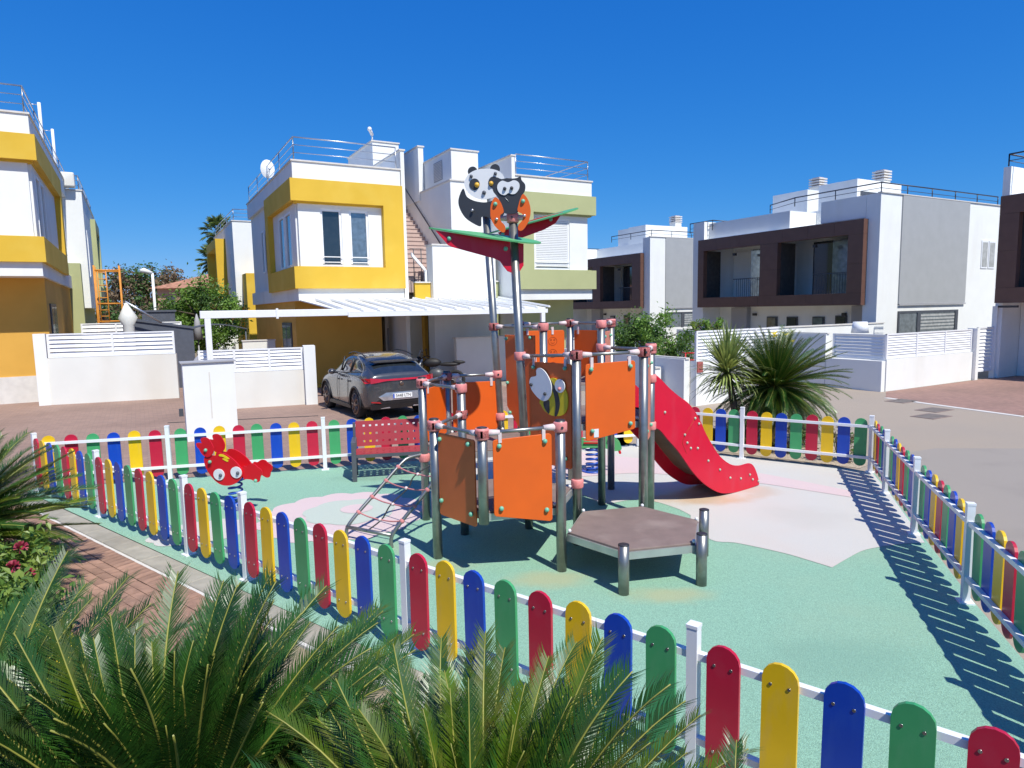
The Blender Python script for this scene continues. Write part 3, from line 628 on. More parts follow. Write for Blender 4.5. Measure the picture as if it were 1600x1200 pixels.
zfig(fo, [(750, 345), (760, 300), (800, 275), (855, 292), (910, 275), (955, 300), (958, 350), (925, 395), (885, 402), (855, 390), (820, 408), (775, 392)], co, ko, .092, .010, 'whiteb', owl, 'owl_eyes', 4)
for x, y, m_, r in ((822, 350, 'charcoal', .02), (888, 348, 'charcoal', .02), (730, 488, 'knob', .024), (993, 472, 'knob', .024), (740, 628, 'chrome', .018), (1005, 605, 'chrome', .018)):
    b = MB(); c = fo((x-co[0])*ko, (co[1]-y)*ko, .112); b.ball(c, r, 10, 8); b.build('owl_bolt', M[m_], owl)
b = MB(); b.tube([fo((820-co[0])*ko, (co[1]-430)*ko, .093), fo((855-co[0])*ko, (co[1]-468)*ko, .093)], .004, 4); b.build('owl_beak', M['steeld'], owl)
clamp(owl_tip[0], owl_tip[1], 3.62-.0, [-8, 172], .055); 
fpn = cplane((pan_tip[0], pan_tip[1], 3.92), -8); kp = .00142; cp_ = (665, 510)
pan = zfig(fpn, [(470, 330), (500, 400), (560, 440), (640, 460), (700, 460), (780, 440), (830, 460), (860, 520), (830, 600), (780, 660), (700, 600), (640, 590), (632, 620), (625, 675), (560, 650), (480, 590), (430, 500), (425, 420)], cp_, kp, .075, .016, 'charcoal', PT, 'panda_figure', 4)
zfig(fpn, [(485, 270), (530, 205), (600, 172), (680, 165), (760, 175), (830, 210), (862, 280), (850, 350), (800, 405), (720, 430), (640, 435), (560, 405), (500, 345)], cp_, kp, .093, .014, 'whiteb', pan, 'panda_head', 5)
for ex, ey in ((562, 182), (770, 170)): zfig(fpn, [(ex+45*cos(t*pi/6), ey+44*sin(t*pi/6)) for t in range(12)], cp_, kp, .078, .012, 'charcoal', pan, 'panda_ear', 3)
for ex, ey in ((580, 300), (757, 290)): zfig(fpn, [(ex+48*cos(t*pi/6), ey+52*sin(t*pi/6)) for t in range(12)], cp_, kp, .108, .006, 'charcoal', pan, 'panda_eye_patch', 3)
for x, y, m_, r in ((603, 308, 'amber', .034), (735, 300, 'amber', .03), (552, 228, 'slate', .022), (776, 214, 'slate', .022), (668, 378, 'slate', .026), (555, 532, 'chrome', .02)):
    b = MB(); c = fpn((x-cp_[0])*kp, (cp_[1]-y)*kp, .118); b.ball(c, r, 10, 8); b.build('panda_bolt', M[m_], pan)
clamp(pan_tip[0], pan_tip[1], 3.92, [-8, 172], .055)
# wings: upright dark red plate with a tilted green leaf board on top; pixels of the photograph give the outline in the plate's own upright plane
def plane_pt(px, py, org, t):
    d = ray(px, py); n_ = Vector((t[1], -t[0], 0)); k = (Vector((org[0], org[1], 0))-EYE).dot(n_)/d.dot(n_); return EYE+d*k
def wing(org, azim, redp, leaf, width, tilt, kn, name_lab):
    t = unit(azim); b = MB(); P = [plane_pt(x, y, org, t) for x, y in redp]; n_ = Vector((t[1], -t[0], 0))
    b.extr([tuple(p) for p in P], tuple(n_*.016)); r = bevel(b.build('wing', M['red'], PT), .002, 1); r['label'] = name_lab
    A, B = plane_pt(*leaf[0], org, t), plane_pt(*leaf[1], org, t); d = (B-A); Ln = d.length; d.normalize()
    wv = (n_ - d*n_.dot(d)).normalized(); wv = (Matrix.Rotation(tilt, 3, d) @ wv)
    prof = [(0, 0), (.12, .10), (.30, .30), (.5, .46), (.7, .5), (.86, .44), (.96, .25), (1, 0)]
    up_ = [(x, y) for x, y in prof]; lo_ = [(x, -y) for x, y in reversed(prof[1:-1])]
    pts = [A+d*(x*Ln)+wv*(y*width) for x, y in [tuple(v) for v in cr([Vector(q) for q in up_+lo_], 4)]]
    nn = d.cross(wv).normalized(); 
    if nn.z < 0: nn = -nn
    g = MB(); g.extr([tuple(p+nn*.004) for p in pts], tuple(nn*.016)); g.build('leaf_board', M['green_b'], r)
    for x, y in kn:
        c = plane_pt(x, y, org, t)
        for s_ in (-.004, .02):
            q = c+n_*s_; k = MB(); k.ball(tuple(q), .026, 10, 8); k.build('knob', M['knob'], r)
wing(lerp_x(V('T4', 3), owl_tip, 3.62, 3.1), 4, [(680, 360), (700, 383), (706, 386), (772, 404), (781, 408), (787, 417), (793, 424), (799, 426), (812, 424), (818, 415), (818, 381), (760, 372)], ((670, 358), (845, 381)), .36, radians(14),
     [(702, 373), (790, 389), (806, 414)], 'left wing with a green leaf board over a dark red plate')
wing(lerp_x(V('T5', 3), pan_tip, 3.92, 3.3), -12, [(778, 364), (788, 373), (812, 373), (850, 359), (868, 349), (880, 331), (840, 341), (800, 354)], ((757, 368), (904, 327)), .36, radians(14),
     [(786, 366), (861, 343)], 'right wing behind the owl')

# ================================================================ SPRING RIDERS
def spring(b, c, r, z0, z1, turns, rr=.014):
    pts = [(c[0]+r*cos(t), c[1]+r*sin(t), z0+(z1-z0)*t/(2*pi*turns)) for t in [2*pi*turns*i/(turns*16) for i in range(turns*16+1)]]; b.tube(pts, rr, 8)
cb = gp(370, 795); fc = cplane((cb[0], cb[1]+.0, .52), -12); kc = .0086/8.57
crab = thing('spring_rider', 'red crab spring rider with round white eyes on a blue spring', 'spring rider', (cb[0], cb[1], 0))
cc0 = (700, 690)
def cz(pts, off, th, m, name, par=crab, sm=4): return zfig(fc, pts, cc0, kc, off, th, m, par, name, sm)
for off in (.11, -.13):
    cz([(365, 480), (420, 455), (520, 460), (560, 420), (660, 430), (780, 500), (860, 580), (900, 640), (905, 700), (870, 760), (800, 820), (700, 855), (590, 850), (500, 800), (420, 710), (370, 620), (352, 540)], off, .02, 'reds', 'body')
    cz([(345, 225), (400, 215), (450, 235), (490, 290), (515, 360), (495, 430), (440, 475), (380, 470), (330, 430), (300, 370), (275, 350), (262, 300), (300, 290), (345, 295), (335, 260)], off+.021, .014, 'reds', 'claw', sm=3)
    cz([(900, 600), (960, 595), (1020, 560), (1080, 565), (1120, 600), (1165, 630), (1180, 680), (1150, 730), (1130, 790), (1080, 800), (1020, 770), (960, 765), (900, 750)], off-.015, .014, 'reds', 'claw', sm=3)
for ex, ey in ((567, 710), (823, 672)):
    cz([(ex+80*cos(t*pi/6), ey+76*sin(t*pi/6)) for t in range(12)], .131, .012, 'whiteb', 'eye', sm=3)
    b = MB(); b.ball(fc((ex+30-cc0[0])*kc, (cc0[1]-ey-5)*kc, .15), .023, 10, 8); b.build('pupil', M['slate'], crab)
for x, y in ((402, 385), (452, 540), (1105, 770)): b = MB(); b.ball(fc((x-cc0[0])*kc, (cc0[1]-y)*kc, .15), .024, 10, 8); b.build('knob', M['knob'], crab)
cz([(585, 440), (640, 435), (735, 490), (700, 500), (640, 470), (590, 465)], .132, .004, 'yellowb', 'shell_mark', sm=2); cz([(630, 500), (660, 490), (715, 515), (700, 535)], .132, .004, 'yellowb', 'shell_mark', sm=2)
b = MB(); b.box(-.10, .10, -.10, .10, 0, .03); 
b = MB(); p0, p1 = fc(-.12, .02, -.11), fc(-.12, .02, .11); q1, q0 = fc(.14, .0, .11), fc(.14, .0, -.11); b.extr([p0, p1, q1, q0], (0, 0, .02)); b.build('seat', M['reds'], crab)
b = MB(); spring(b, (cb[0], cb[1]), .085, .03, .40, 5); b.tube([(cb[0], cb[1], .012), (cb[0], cb[1], .04)], .16, 20); b.tube([(cb[0], cb[1], .39), (cb[0], cb[1], .41)], .11, 20); b.build('spring', M['bluesp'], crab)
c2 = gp(926, 738); rid = thing('spring_rider', 'green and red spring rider on a blue spring, half hidden behind the tower', 'spring rider', (c2[0], c2[1], 0))
b = MB(); spring(b, c2, .10, .03, .40, 5, .016); b.tube([(*c2, .014), (*c2, .04)], .17, 20); b.build('spring', M['bluesp'], rid)
f2 = cplane((c2[0], c2[1], .47), -5)
for off in (-.12, .10): fig(f2, [(-.42, .0), (-.30, .12), (-.12, .06), (.1, .05), (.22, .14), (.32, .10), (.42, .02), (.44, -.08), (.30, -.10), (.15, -.05), (-.2, -.06), (-.35, -.10)], off, .018, 'green_b', rid, 'body', 4)
b = MB(); b.extr([f2(-.14, .02, -.14), f2(.12, .02, -.14), f2(.12, .02, .14), f2(-.14, .02, .14)], (0, 0, .02)); b.build('seat', M['reds'], rid)
for x, z in ((.42, -.12), (-.36, .05), (.26, .10)): b = MB(); b.tube([f2(x, z, -.16), f2(x, z, .16)], .02, 10); b.build('handle', M['reds'], rid)

# ================================================================ BENCH
bp0, bp1 = Vector(gp(563, 738)), Vector(gp(566, 738)); Lb = 1.55
bo = Vector((-2.50, 10.42)); bd = Vector((.982, .19)).normalized(); bn = Vector((bd.y, -bd.x))
bench = thing('park_bench', 'red perforated metal bench with grey legs by the far fence', 'bench', (bo.x, bo.y, 0))
def bq(u_, v_, z): p = bo+bd*u_+bn*v_; return (p.x, p.y, z)
# backrest with square holes: build as strips
def perf(f, U, Vn, nu, nv, hole, th, m, name, mu=.12, mv=.06):
    b = MB(); us = [0]; vs = [0]
    su = (U-2*mu)/(nu-1) if nu > 1 else 0; sv = (Vn-2*mv)/(nv-1) if nv > 1 else 0
    for i in range(nu): us += [mu+su*i-hole/2, mu+su*i+hole/2]
    for i in range(nv): vs += [mv+sv*i-hole/2, mv+sv*i+hole/2]
    us.append(U); vs.append(Vn)
    for i in range(len(us)-1):
        for j in range(len(vs)-1):
            if i % 2 == 1 and j % 2 == 1: continue
            P = [f(us[i], vs[j], 0), f(us[i+1], vs[j], 0), f(us[i+1], vs[j+1], 0), f(us[i], vs[j+1], 0)]
            Q = [f(us[i], vs[j], th), f(us[i+1], vs[j], th), f(us[i+1], vs[j+1], th), f(us[i], vs[j+1], th)]
            k = len(b.v); b.v += P+Q; F = [(3, 2, 1, 0), (4, 5, 6, 7)]
            if j == 0 or (i % 2 == 1 and (j-1) % 2 == 1): F.append((0, 1, 5, 4))
            if j == len(vs)-2 or (i % 2 == 1 and (j+1) % 2 == 1): F.append((2, 3, 7, 6))
            if i == 0 or (j % 2 == 1 and (i-1) % 2 == 1): F.append((3, 0, 4, 7))
            if i == len(us)-2 or (j % 2 == 1 and (i+1) % 2 == 1): F.append((1, 2, 6, 5))
            for q in F: b.f.append([k+a for a in q]); b.m.append(0); b.s.append(False)
    return b.build(name, m, bench)
perf(lambda u_, v_, t_: bq(u_, -.02-v_*.22-t_, .47+v_*.93), Lb, .42, 14, 3, .034, .008, M['benchr'], 'backrest', .13, .08)
perf(lambda u_, v_, t_: bq(u_, v_, .425-t_+ (.015 if v_ < .05 else 0)), Lb, .40, 14, 3, .034, .008, M['benchr'], 'seat', .13, .08)
for u_ in (-.02, Lb+.02):
    b = MB(); 
    for v_, z0, z1 in ((.44, .012, .60), (.02, .012, .62)): b.obox(bq(u_, v_, (z0+z1)/2), (*(bd*.036), 0), (*(bn*.014), 0), (z1-z0)/2)
    b.obox(bq(u_, .225, .612), (*(bd*.036), 0), (*(bn*.23), 0), .014); b.obox(bq(u_, .21, .39), (*(bd*.025), 0), (*(bn*.19), 0), .018); b.obox(bq(u_, -.03, .66), (*(bd*.02), 0), (*(bn*.012), 0), .20)
    bevel(b.build('leg', M['benchg'], bench), .006, 2)
b = MB(); b.obox(bq(Lb/2, .40, .395), (*(bd*(Lb/2)), 0), (*(bn*.012), 0), .025); b.build('seat_rail', M['benchg'], bench)
# ================================================================ BUILDINGS (estate grid a, b; house frame u along the front from the visible corner, w into the house)
class HF:
    def __init__(s, root, a, b, d, dz=0.0): s.r, s.a, s.b, s.d, s.dz = root, a, b, d, dz
    def box(s, mb, u0, u1, w0, w1, z0, z1, m=0): mb.box(s.a+s.d*u0, s.a+s.d*u1, s.b+w0, s.b+w1, z0+s.dz if z0 > .01 else z0, z1+s.dz, m); return mb
    def part(s, name, mats, boxes, parent=None, bev=0):
        mb = MB()
        for q in boxes: s.box(mb, *q)
        o = mb.build(name, mats, parent or s.r)
        if bev: bevel(o, bev, 1)
        return o
    def tube(s, mb, pts, r, n=6, m=0): mb.tube([(s.a+s.d*p[0], s.b+p[1], p[2]+s.dz) for p in pts], r, n, m); return mb
def panel_open(hf, face, c0, c1, u0, u1, z0, z1, opens, name, m, parent=None):
    """wall slab with rectangular openings; face 'f' = front (u), 's' = side (w); c0..c1 = depth range of the slab"""
    us = sorted(set([u0, u1]+[q for o in opens for q in o[:2]])); zs = sorted(set([z0, z1]+[q for o in opens for q in o[2:]])); mb = MB()
    for i in range(len(us)-1):
        j = 0
        while j < len(zs)-1:
            um = (us[i]+us[i+1])/2
            inside = lambda jj: any(o[0] < um < o[1] and o[2] < (zs[jj]+zs[jj+1])/2 < o[3] for o in opens)
            if inside(j): j += 1; continue
            k = j
            while k+1 < len(zs)-1 and not inside(k+1): k += 1
            if face == 'f': hf.box(mb, us[i], us[i+1], c0, c1, zs[j], zs[k+1])
            else: hf.box(mb, c0, c1, us[i], us[i+1], zs[j], zs[k+1])
            j = k+1
    return mb.build(name, m, parent or hf.r)
def window(hf, face, c, u0, u1, z0, z1, mf='upvc', mg='glass', fw=.06, bars=(), dep=.05, label=None, guard=False, name='window', hb=()):
    """frame with pane; c = outer plane of the frame, grows inwards by dep"""
    mb = MB()
    def bx(a0, a1, b0, b1, zz0, zz1):
        if face == 'f': hf.box(mb, a0, a1, b0, b1, zz0, zz1)
        else: hf.box(mb, b0, b1, a0, a1, zz0, zz1)
    bx(u0, u0+fw, c, c+dep, z0, z1); bx(u1-fw, u1, c, c+dep, z0, z1); bx(u0+fw, u1-fw, c, c+dep, z0, z0+fw); bx(u0+fw, u1-fw, c, c+dep, z1-fw, z1)
    for q in bars: bx(q-fw*.4, q+fw*.4, c, c+dep, z0+fw, z1-fw)
    for q in hb: bx(u0+fw, u1-fw, c, c+dep, q-fw*.35, q+fw*.35)
    o = mb.build(name, M[mf], hf.r)
    if label: o['label'] = label
    mb = MB(); bx(u0+fw, u1-fw, c+dep*.55, c+dep*.55+.012, z0+fw, z1-fw); mb.build('pane', M[mg], o)
    if guard:
        mb = MB()
        for z in (z0+.12, z0+.30): bx(u0+.02, u1-.02, c-.06, c-.045, z, z+.03)
        mb.build('guard_rail', M['upvc'] if mf == 'upvc' else M['darkrail'], o)
    return o
def coping(hf, rects, z, m='coping', name='coping'):
    mb = MB()
    for (u0, u1, w0, w1) in rects: hf.box(mb, u0, u1, w0, w1, z, z+.05)
    return mb.build(name, M[m], hf.r)
def railing(hf, pts, z, h, bars=3, mat_='alu', r=.018, step=2.4, name='roof_railing'):
    mb = MB()
    for i in range(len(pts)-1):
        p, q = Vector(pts[i]), Vector(pts[i+1]); n = max(1, int((q-p).length/step))
        for k in range(n+1):
            c = p.lerp(q, k/n); hf.tube(mb, [(c.x, c.y, z), (c.x, c.y, z+h)], r*1.1)
        for k in range(bars):
            zz = z+h*(k+1)/bars; hf.tube(mb, [(p.x, p.y, zz), (q.x, q.y, zz)], r*(1.2 if k == bars-1 else .7))
    return mb.build(name, M[mat_], hf.r)

def yellow_house(label, a, b, d, dz, acc, gf, name='villa', depth=10.2, wid=3.75, wins=((.88, 1.6), (1.87, 2.55)), open_=(.13, 3.04), top=7.6, side_ext=5.0, shut=False, pier=True, jamb=True, side_win=True, base=0):
    r = thing(name, label, 'villa', (a, b, base), grid=True, group='flat-roofed villas of the estate'); hf = HF(r, a, b, d, dz)
    W_, Y = M['white'], M[acc]
    # upper storey core
    hf.part('upper_wall', W_, [(0, wid, 0, depth, 3.02, 3.55), (.14, wid, .26, depth-.01, 3.55, 6.95), (0, wid, 0, depth, 6.95, top)])
    # coloured surround wrapping the corner
    o1 = open_[1]
    sur = [(-.12, wid+.02, -.13, .02, 6.31, 7.03), (-.12, wid+.02, -.13, .02, 3.42, 4.15), (-.12, .02, .02, side_ext, 6.31, 7.03), (-.12, .02, .02, side_ext, 3.42, 4.15), (-.12, .14, side_ext-.65, side_ext, 4.15, 6.31)]
    if jamb: sur.append((o1, wid+.02, -.13, .26, 4.15, 6.31))
    sur += [(-.0, wid, .02, .26, 6.25, 6.31), (.02, wid, .02, .26, 4.15, 4.17), (.02, .14, .26, side_ext-.65, 6.29, 6.31)]
    hf.part('coloured_surround', Y, sur)
    panel_open(hf, 'f', .10, .26, .14, o1 if jamb else wid, 4.17, 6.25, [(w0, w1, 4.18, 6.12) for w0, w1 in wins], 'window_wall', W_)
    for i, (w0, w1) in enumerate(wins):
        window(hf, 'f', .14, w0, w1, 4.19, 6.12, guard=True, mg='glass' if i == 0 else 'glassb', dep=.08, fw=.075, label=None if not shut else 'window with lowered white shutter')
        if i == 0 and not shut:
            hf.part('curtain', M['curtain'], [(w0+.1, w0+.22, .235, .24, 4.3, 6.0)])
        if shut:
            mb = MB(); n = 26
            for k in range(n): z = 4.30+1.75*k/n; hf.box(mb, w0+.075, w1-.075, .15, .17, z, z+1.75/n-.012)
            tag(mb.build('roller_shutter', M['shutter'], hf.r), kind='stuff')
    # side windows in the surround
    if side_win:
        for w0 in (1.0, 2.2): 
            window(hf, 's', .06, w0, w0+.95, 4.22, 6.1, dep=.08, mg='glassb', fw=.07)
        panel_open(hf, 's', .08, .14, .26, side_ext-.65, 4.17, 6.29, [(1.0, 1.95, 4.22, 6.1), (2.2, 3.15, 4.22, 6.1)], 'window_wall', W_)
        window(hf, 's', -.012, side_ext+1.2, side_ext+1.75, 4.3, 6.0, dep=.06, fw=.05, mg='glass')
    # ground floor set back under the overhang
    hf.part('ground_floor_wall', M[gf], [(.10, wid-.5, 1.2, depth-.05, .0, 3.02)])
    hf.part('plinth', M['coping'], [(.07, wid-.45, 1.17, depth, .0, .32-dz if dz < .3 else .02)]) if gf == 'ochre' and dz > .3 else None
    hf.part('side_door_frame', M['dframe'], [(.06, .11, 1.9, 3.6, .05, 2.25)]); hf.part('side_door_glass', M['glassb'], [(.05, .08, 2.0, 2.7, .15, 2.15), (.05, .08, 2.8, 3.5, .15, 2.15)])
    # roof
    coping(hf, [(-.04, wid+.02, -.04, .16), (-.04, .16, .16, depth), (.16, wid, depth-.16, depth+.02)], top)
    railing(hf, [(wid-.1, .12), (.10, .12), (.10, depth-.1)], top+.05, .75)
    if pier:
        hf.part('party_wall', W_, [(wid+.02, wid+.16, -.03, depth, .02 if dz < .3 else .02, 8.28)]); coping(hf, [(wid-.02, wid+.20, -.06, depth)], 8.28)
    return hf
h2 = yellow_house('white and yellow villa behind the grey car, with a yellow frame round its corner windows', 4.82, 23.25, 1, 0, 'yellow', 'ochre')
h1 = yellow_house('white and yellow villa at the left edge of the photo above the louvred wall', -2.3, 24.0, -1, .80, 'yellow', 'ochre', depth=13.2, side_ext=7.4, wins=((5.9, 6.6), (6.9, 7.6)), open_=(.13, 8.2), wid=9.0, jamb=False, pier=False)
h3 = yellow_house('white and olive green villa behind the owl figure, with lowered shutters', 16.07, 22.0, -1, -.08, 'olive', 'olive', wins=((1.0, 2.6),), open_=(.13, 2.78), wid=3.48, shut=True, depth=9)
def far_villa(label, a, b, d, acc, top, depth, wid, ring, annex, z0=3.0, pj=.55):
    r = thing('villa', label, 'villa', (a, b, 0), grid=True, group='flat-roofed villas of the estate'); hf = HF(r, a, b, d)
    hf.part('upper_wall', M['white'], [(0, wid, 0, depth, z0, top)]); hf.part('ground_floor_wall', M[acc], [(.3, wid, 1.0, depth-.2, 0, z0)])
    w0, w1, za, zb = ring
    hf.part('coloured_surround', M[acc], [(-pj, .0, w0, w1, za, za+.55), (-pj, 0, w0, w1, zb-.5, zb), (-pj, 0, w0, w0+.35, za+.55, zb-.5), (-pj, 0, w1-.35, w1, za+.55, zb-.5)])
    window(hf, 's', -.02, w0+1.0, w0+2.6, za+.6, zb-.55, mg='glassb', dep=.05)
    window(hf, 's', -.02, 1.1, 1.6, za+.8, zb-1.0, mg='glassb', dep=.05)
    hf.part('annex', M[acc], [annex]); coping(hf, [(-.04, wid, -.04, .16), (-.04, .16, .16, depth)], top); railing(hf, [(wid-.1, .12), (.10, .12), (.10, depth-.1)], top+.05, .6)
    hf.part('door', M['dframe'], [(.27, .30, 3, 5, 0, 2.2)]); return hf
hb1 = far_villa('far white and olive villa between the left villa and the orange scaffold', -1.7, 35.0, -1, 'olive', 8.05, 9.5, 5.0, (5.2, 9.3, 3.6, 7.5), (.25, 3.0, -.7, -.02, 0, 4.9), pj=.22)
hb2 = far_villa('far white and yellow villa behind the dish antenna villa', 4.85, 39.3, 1, 'yellow', 7.6, 9.5, 3.75, (3.5, 9.0, 3.0, 7.0), (.35, 1.4, -1.4, -.02, 0, 4.75))
h2.part('yellow_corner_wall', M['yellow'], [(.15, 1.0, -.35+.4, 1.19, 0.02, .03)])
# roof vent pipes on the left villa
def vent(label, w, h):
    x, y = w2(-2.55, w); t = thing('vent_pipe', label, 'vent pipe', (-2.55, w, 8.45), grid=True, group='roof vent pipes'); mb = MB()
    mb.tube([(-2.55, w, 8.45), (-2.55, w, 8.45+h)], .055, 10); mb.build('pipe', M['whitep'], t); mb = MB(); mb.tube([(-2.9, w, 8.45+h-.08), (-2.62, w, 8.45+h-.08)], .015, 6); mb.build('bracket', M['alu'], t)
vent('white vent pipe on the left villa roof, nearest the railing', 30.4, 1.95); vent('white vent pipe on the left villa roof, farther from the railing', 35.0, 2.1)
# satellite dish and camera on house 2
t = thing('satellite_dish', 'white satellite dish behind the roof railing of the yellow framed villa', 'satellite dish', (5.0, 28.5, 7.65), grid=True)
mb = MB(); mb.tube([(5.15, 28.5, 7.65), (5.15, 28.5, 8.25)], .035, 8); mb.build('mast', M['whitep'], t)
mb = MB(); R_ = .36
pr_ = []
for i in range(7):
    for j in range(20):
        q = 2*pi*j/20; rr = R_*i/6; pr_.append((4.95+rr*cos(q)*.75, 28.42+rr*rr*.6-.1, 8.30+rr*sin(q)*1.0))
fs = [(i*20+j, i*20+(j+1) % 20, (i+1)*20+(j+1) % 20, (i+1)*20+j) for i in range(6) for j in range(20)]
mb.add(pr_, fs, 0, True); mb.build('dish', M['shutter'], t); mb = MB(); mb.tube([(4.95, 28.4, 7.9), (4.95, 27.95, 8.2)], .015, 6); mb.ball((4.95, 27.95, 8.22), .05, 8, 6); mb.build('receiver_arm', M['alu'], t)
t = thing('lattice_box', 'small cream rooftop unit at the far left villa roof edge', 'rooftop unit', (-2.1, 34.9, 8.15), grid=True); mb = MB(); mb.box(-2.6, -1.9, 34.6, 35.1, 8.15, 8.75); bevel(mb.build('cover', M['cream'], t), .05, 2)

# ---- access room, stairs and party blocks between the yellow and the green villa
r = thing('stair_block', 'white block with outside stairs between the yellow and the olive villas', 'stair block', (9.0, 23.2, 0), grid=True); hf = HF(r, 0, 0, 1, 0)
hf.part('roof_access_room', M['white'], [(8.95, 10.08, 27.4, 31, 7.3, 9.55)]); coping(hf, [(8.90, 10.12, 27.36, 31)], 9.55)
hf.part('lit_front_block', M['white'], [(9.62, 12.22, 23.0, 23.6, 0, 4.98)]); coping(hf, [(9.58, 12.26, 22.96, 23.64)], 4.98)
hf.part('party_wall', M['white'], [(10.75, 12.30, 23.75, 31, 0, 7.5)]); coping(hf, [(10.71, 11.4, 23.70, 26.78)], 7.5)
hf.part('stair_tower', M['white'], [(10.95, 12.1, 24.05, 30.5, 7.56, 8.72)]); coping(hf, [(10.91, 12.14, 24.01, 30.5)], 8.72)
hf.part('tower_fin', M['white'], [(10.70, 10.93, 26.8, 31, 7.2, 9.38)]); coping(hf, [(10.66, 10.97, 26.76, 31)], 9.38)
hf.part('louvre', M['greyr'], [(10.93, 10.95, 24.9, 25.75, 7.75, 8.5)])
mb = MB()
for k in range(12): mb.box(10.915, 10.945, 24.93, 25.72, 7.79+k*.058, 7.79+k*.058+.03)
tag(mb.build('louvre_slats', M['coping'], r), kind='stuff')
for k in range(17):
    mb = MB(); b0 = 24.0+k*.27; mb.box(8.99, 10.74, b0, b0+.275, 3.3, 3.72+.195*(k+1)-.03); mb.box(8.99, 10.74, b0-.025, b0+.275, 3.72+.195*(k+1)-.028, 3.72+.195*(k+1), 1); mb.build('step', [M['stair'], M['stair']], r)
hf.part('landing_wall', M['yellow'], [(8.99, 9.60, 23.25, 23.4, 2.9, 3.62)]); coping(hf, [(8.99, 9.60, 23.2, 23.45)], 3.62)
hf.part('olive_landing_wall', M['olive'], [(12.23, 12.40, 23.1, 23.3, 0, 3.66), (12.23, 13.0, 23.32, 23.5, 0, 3.66)]); coping(hf, [(12.23, 13.0, 23.04, 23.34)], 3.66)
hf.part('back_block', M['white'], [(9.02, 13.4, 31.02, 33, 0, 7.4)])
mb = MB(); mb.tube([(10.70, 24.3, 4.9), (10.70, 28.5, 8.0)], .025, 8)
for q in (0.1, .5, .9): mb.tube([(10.74, 24.3+4.2*q, 4.9+3.1*q), (10.70, 24.3+4.2*q, 4.9+3.1*q)], .02, 6)
mb.build('wall_handrail', M['dframe'], r)
mb = MB(); mb.extr([(9.0, 23.5, 4.75), (9.0, 23.5, 4.62), (9.55, 23.5, 4.02), (9.55, 23.5, 4.15)], (0, .10, 0)); mb.box(9.50, 9.60, 23.5, 23.6, 3.6, 4.1); mb.build('white_handrail', M['whitep'], r)
mb = MB()
for a_ in (9.15, 9.45): mb.tube([(a_, 23.7, 3.7), (a_, 23.7, 4.9)], .018, 6)
for z in (4.2, 4.55, 4.9): mb.tube([(9.0, 23.7, z), (9.55, 23.7, z)], .012, 6)
mb.build('stair_railing', M['dframe'], r)
t = thing('security_camera', 'small white camera on the corner of the roof access room', 'security camera', (9.0, 27.3, 9.6), grid=True)
mb = MB(); mb.tube([(8.99, 27.5, 9.6), (8.99, 27.5, 9.85)], .03, 8); mb.tube([(8.99, 27.5, 9.85), (8.80, 27.2, 9.95)], .07, 10); mb.ball((8.78, 27.15, 9.96), .09, 10, 8); mb.build('housing', M['whitep'], t)

# ---- carport and what stands under it
r = thing('carport', 'white carport with ribbed sheet roof on a long white beam over the grey car', 'carport', (1.55, 19.3, 0), grid=True); hf = HF(r, 0, 0, 1, 0)
mb = MB(); mb.extr([(5.2, 19.3, 2.60), (12.15, 19.3, 2.60), (12.25, 23.246, 3.0), (4.86, 23.246, 3.0)], (0, 0, .035)); mb.build('roof_sheet', M['shutter'], r)
for k in range(15):
    a0 = 5.25+k*.5; mb = MB(); a1 = a0
    mb.add([(a0, 19.28, 2.64), (a0+.09, 19.28, 2.64), (a0+.09, 22.95, 3.04), (a0, 22.95, 3.04), (a0+.02, 19.28, 2.70), (a0+.07, 19.28, 2.70), (a0+.07, 22.95, 3.10), (a0+.02, 22.95, 3.10)], [(0, 3, 7, 4), (1, 5, 6, 2), (4, 7, 6, 5), (0, 4, 5, 1)]); mb.build('roof_rib', M['shutter'], r)
hf.part('front_beam', M['whitep'], [(1.45, 5.35, 19.22, 19.34, 2.50, 2.70)], bev=.01); hf.part('roof_beam', M['whitep'], [(5.36, 12.2, 19.24, 19.32, 2.46, 2.595)])
hf.part('post', M['whitep'], [(1.55, 1.70, 19.22, 19.34, 0, 2.50)], bev=.008); hf.part('post', M['whitep'], [(11.95, 12.10, 19.24, 19.36, 0, 2.46)], bev=.008)
mb = MB(); mb.box(3.35, 3.41, 19.18, 19.22, 2.46, 2.74); mb.build('beam_clamp', M['whitep'], r)
r = thing('garage_porch', 'shaded porch of the yellow framed villa with a dark glazed door', 'porch', (8.4, 24.5, 0), grid=True); hf = HF(r, 0, 0, 1, 0)
hf.part('porch_wall', M['white'], [(8.45, 10.0, 25.2, 25.4, 0, 3.0)]); hf.part('porch_wall', M['white'], [(10.82, 12.6, 24.2, 24.35, 0, 3.0)]); hf.part('door_frame', M['ochre'], [(9.98, 10.12, 24.9, 25.3, 0, 2.9), (10.70, 10.82, 24.9, 25.3, 0, 2.9), (10.12, 10.70, 24.9, 25.3, 2.55, 2.9)])
hf.part('door', M['dframe'], [(10.12, 10.70, 25.1, 25.16, 0, 2.55)]); hf.part('door_glass', M['glassb'], [(10.18, 10.64, 25.08, 25.105, 1.5, 2.45)]); hf.part('meter_door', M['greyr'], [(8.52, 8.95, 25.17, 25.2, .2, 1.95)])
for (z0, a0, a1) in ((0, 11.0, 12.6),): pass
r = thing('garden_wall', 'plain grey garden wall behind the motorbike', 'wall', (9.9, 21.2, 0), grid=True, group='garden walls'); HF(r, 0, 0, 1).part('wall', M['cream'], [(9.75, 12.1, 21.4, 21.6, 0, 1.60)]); HF(r, 0, 0, 1).part('coping', M['coping'], [(9.70, 12.15, 21.36, 21.64, 1.60, 1.64)])

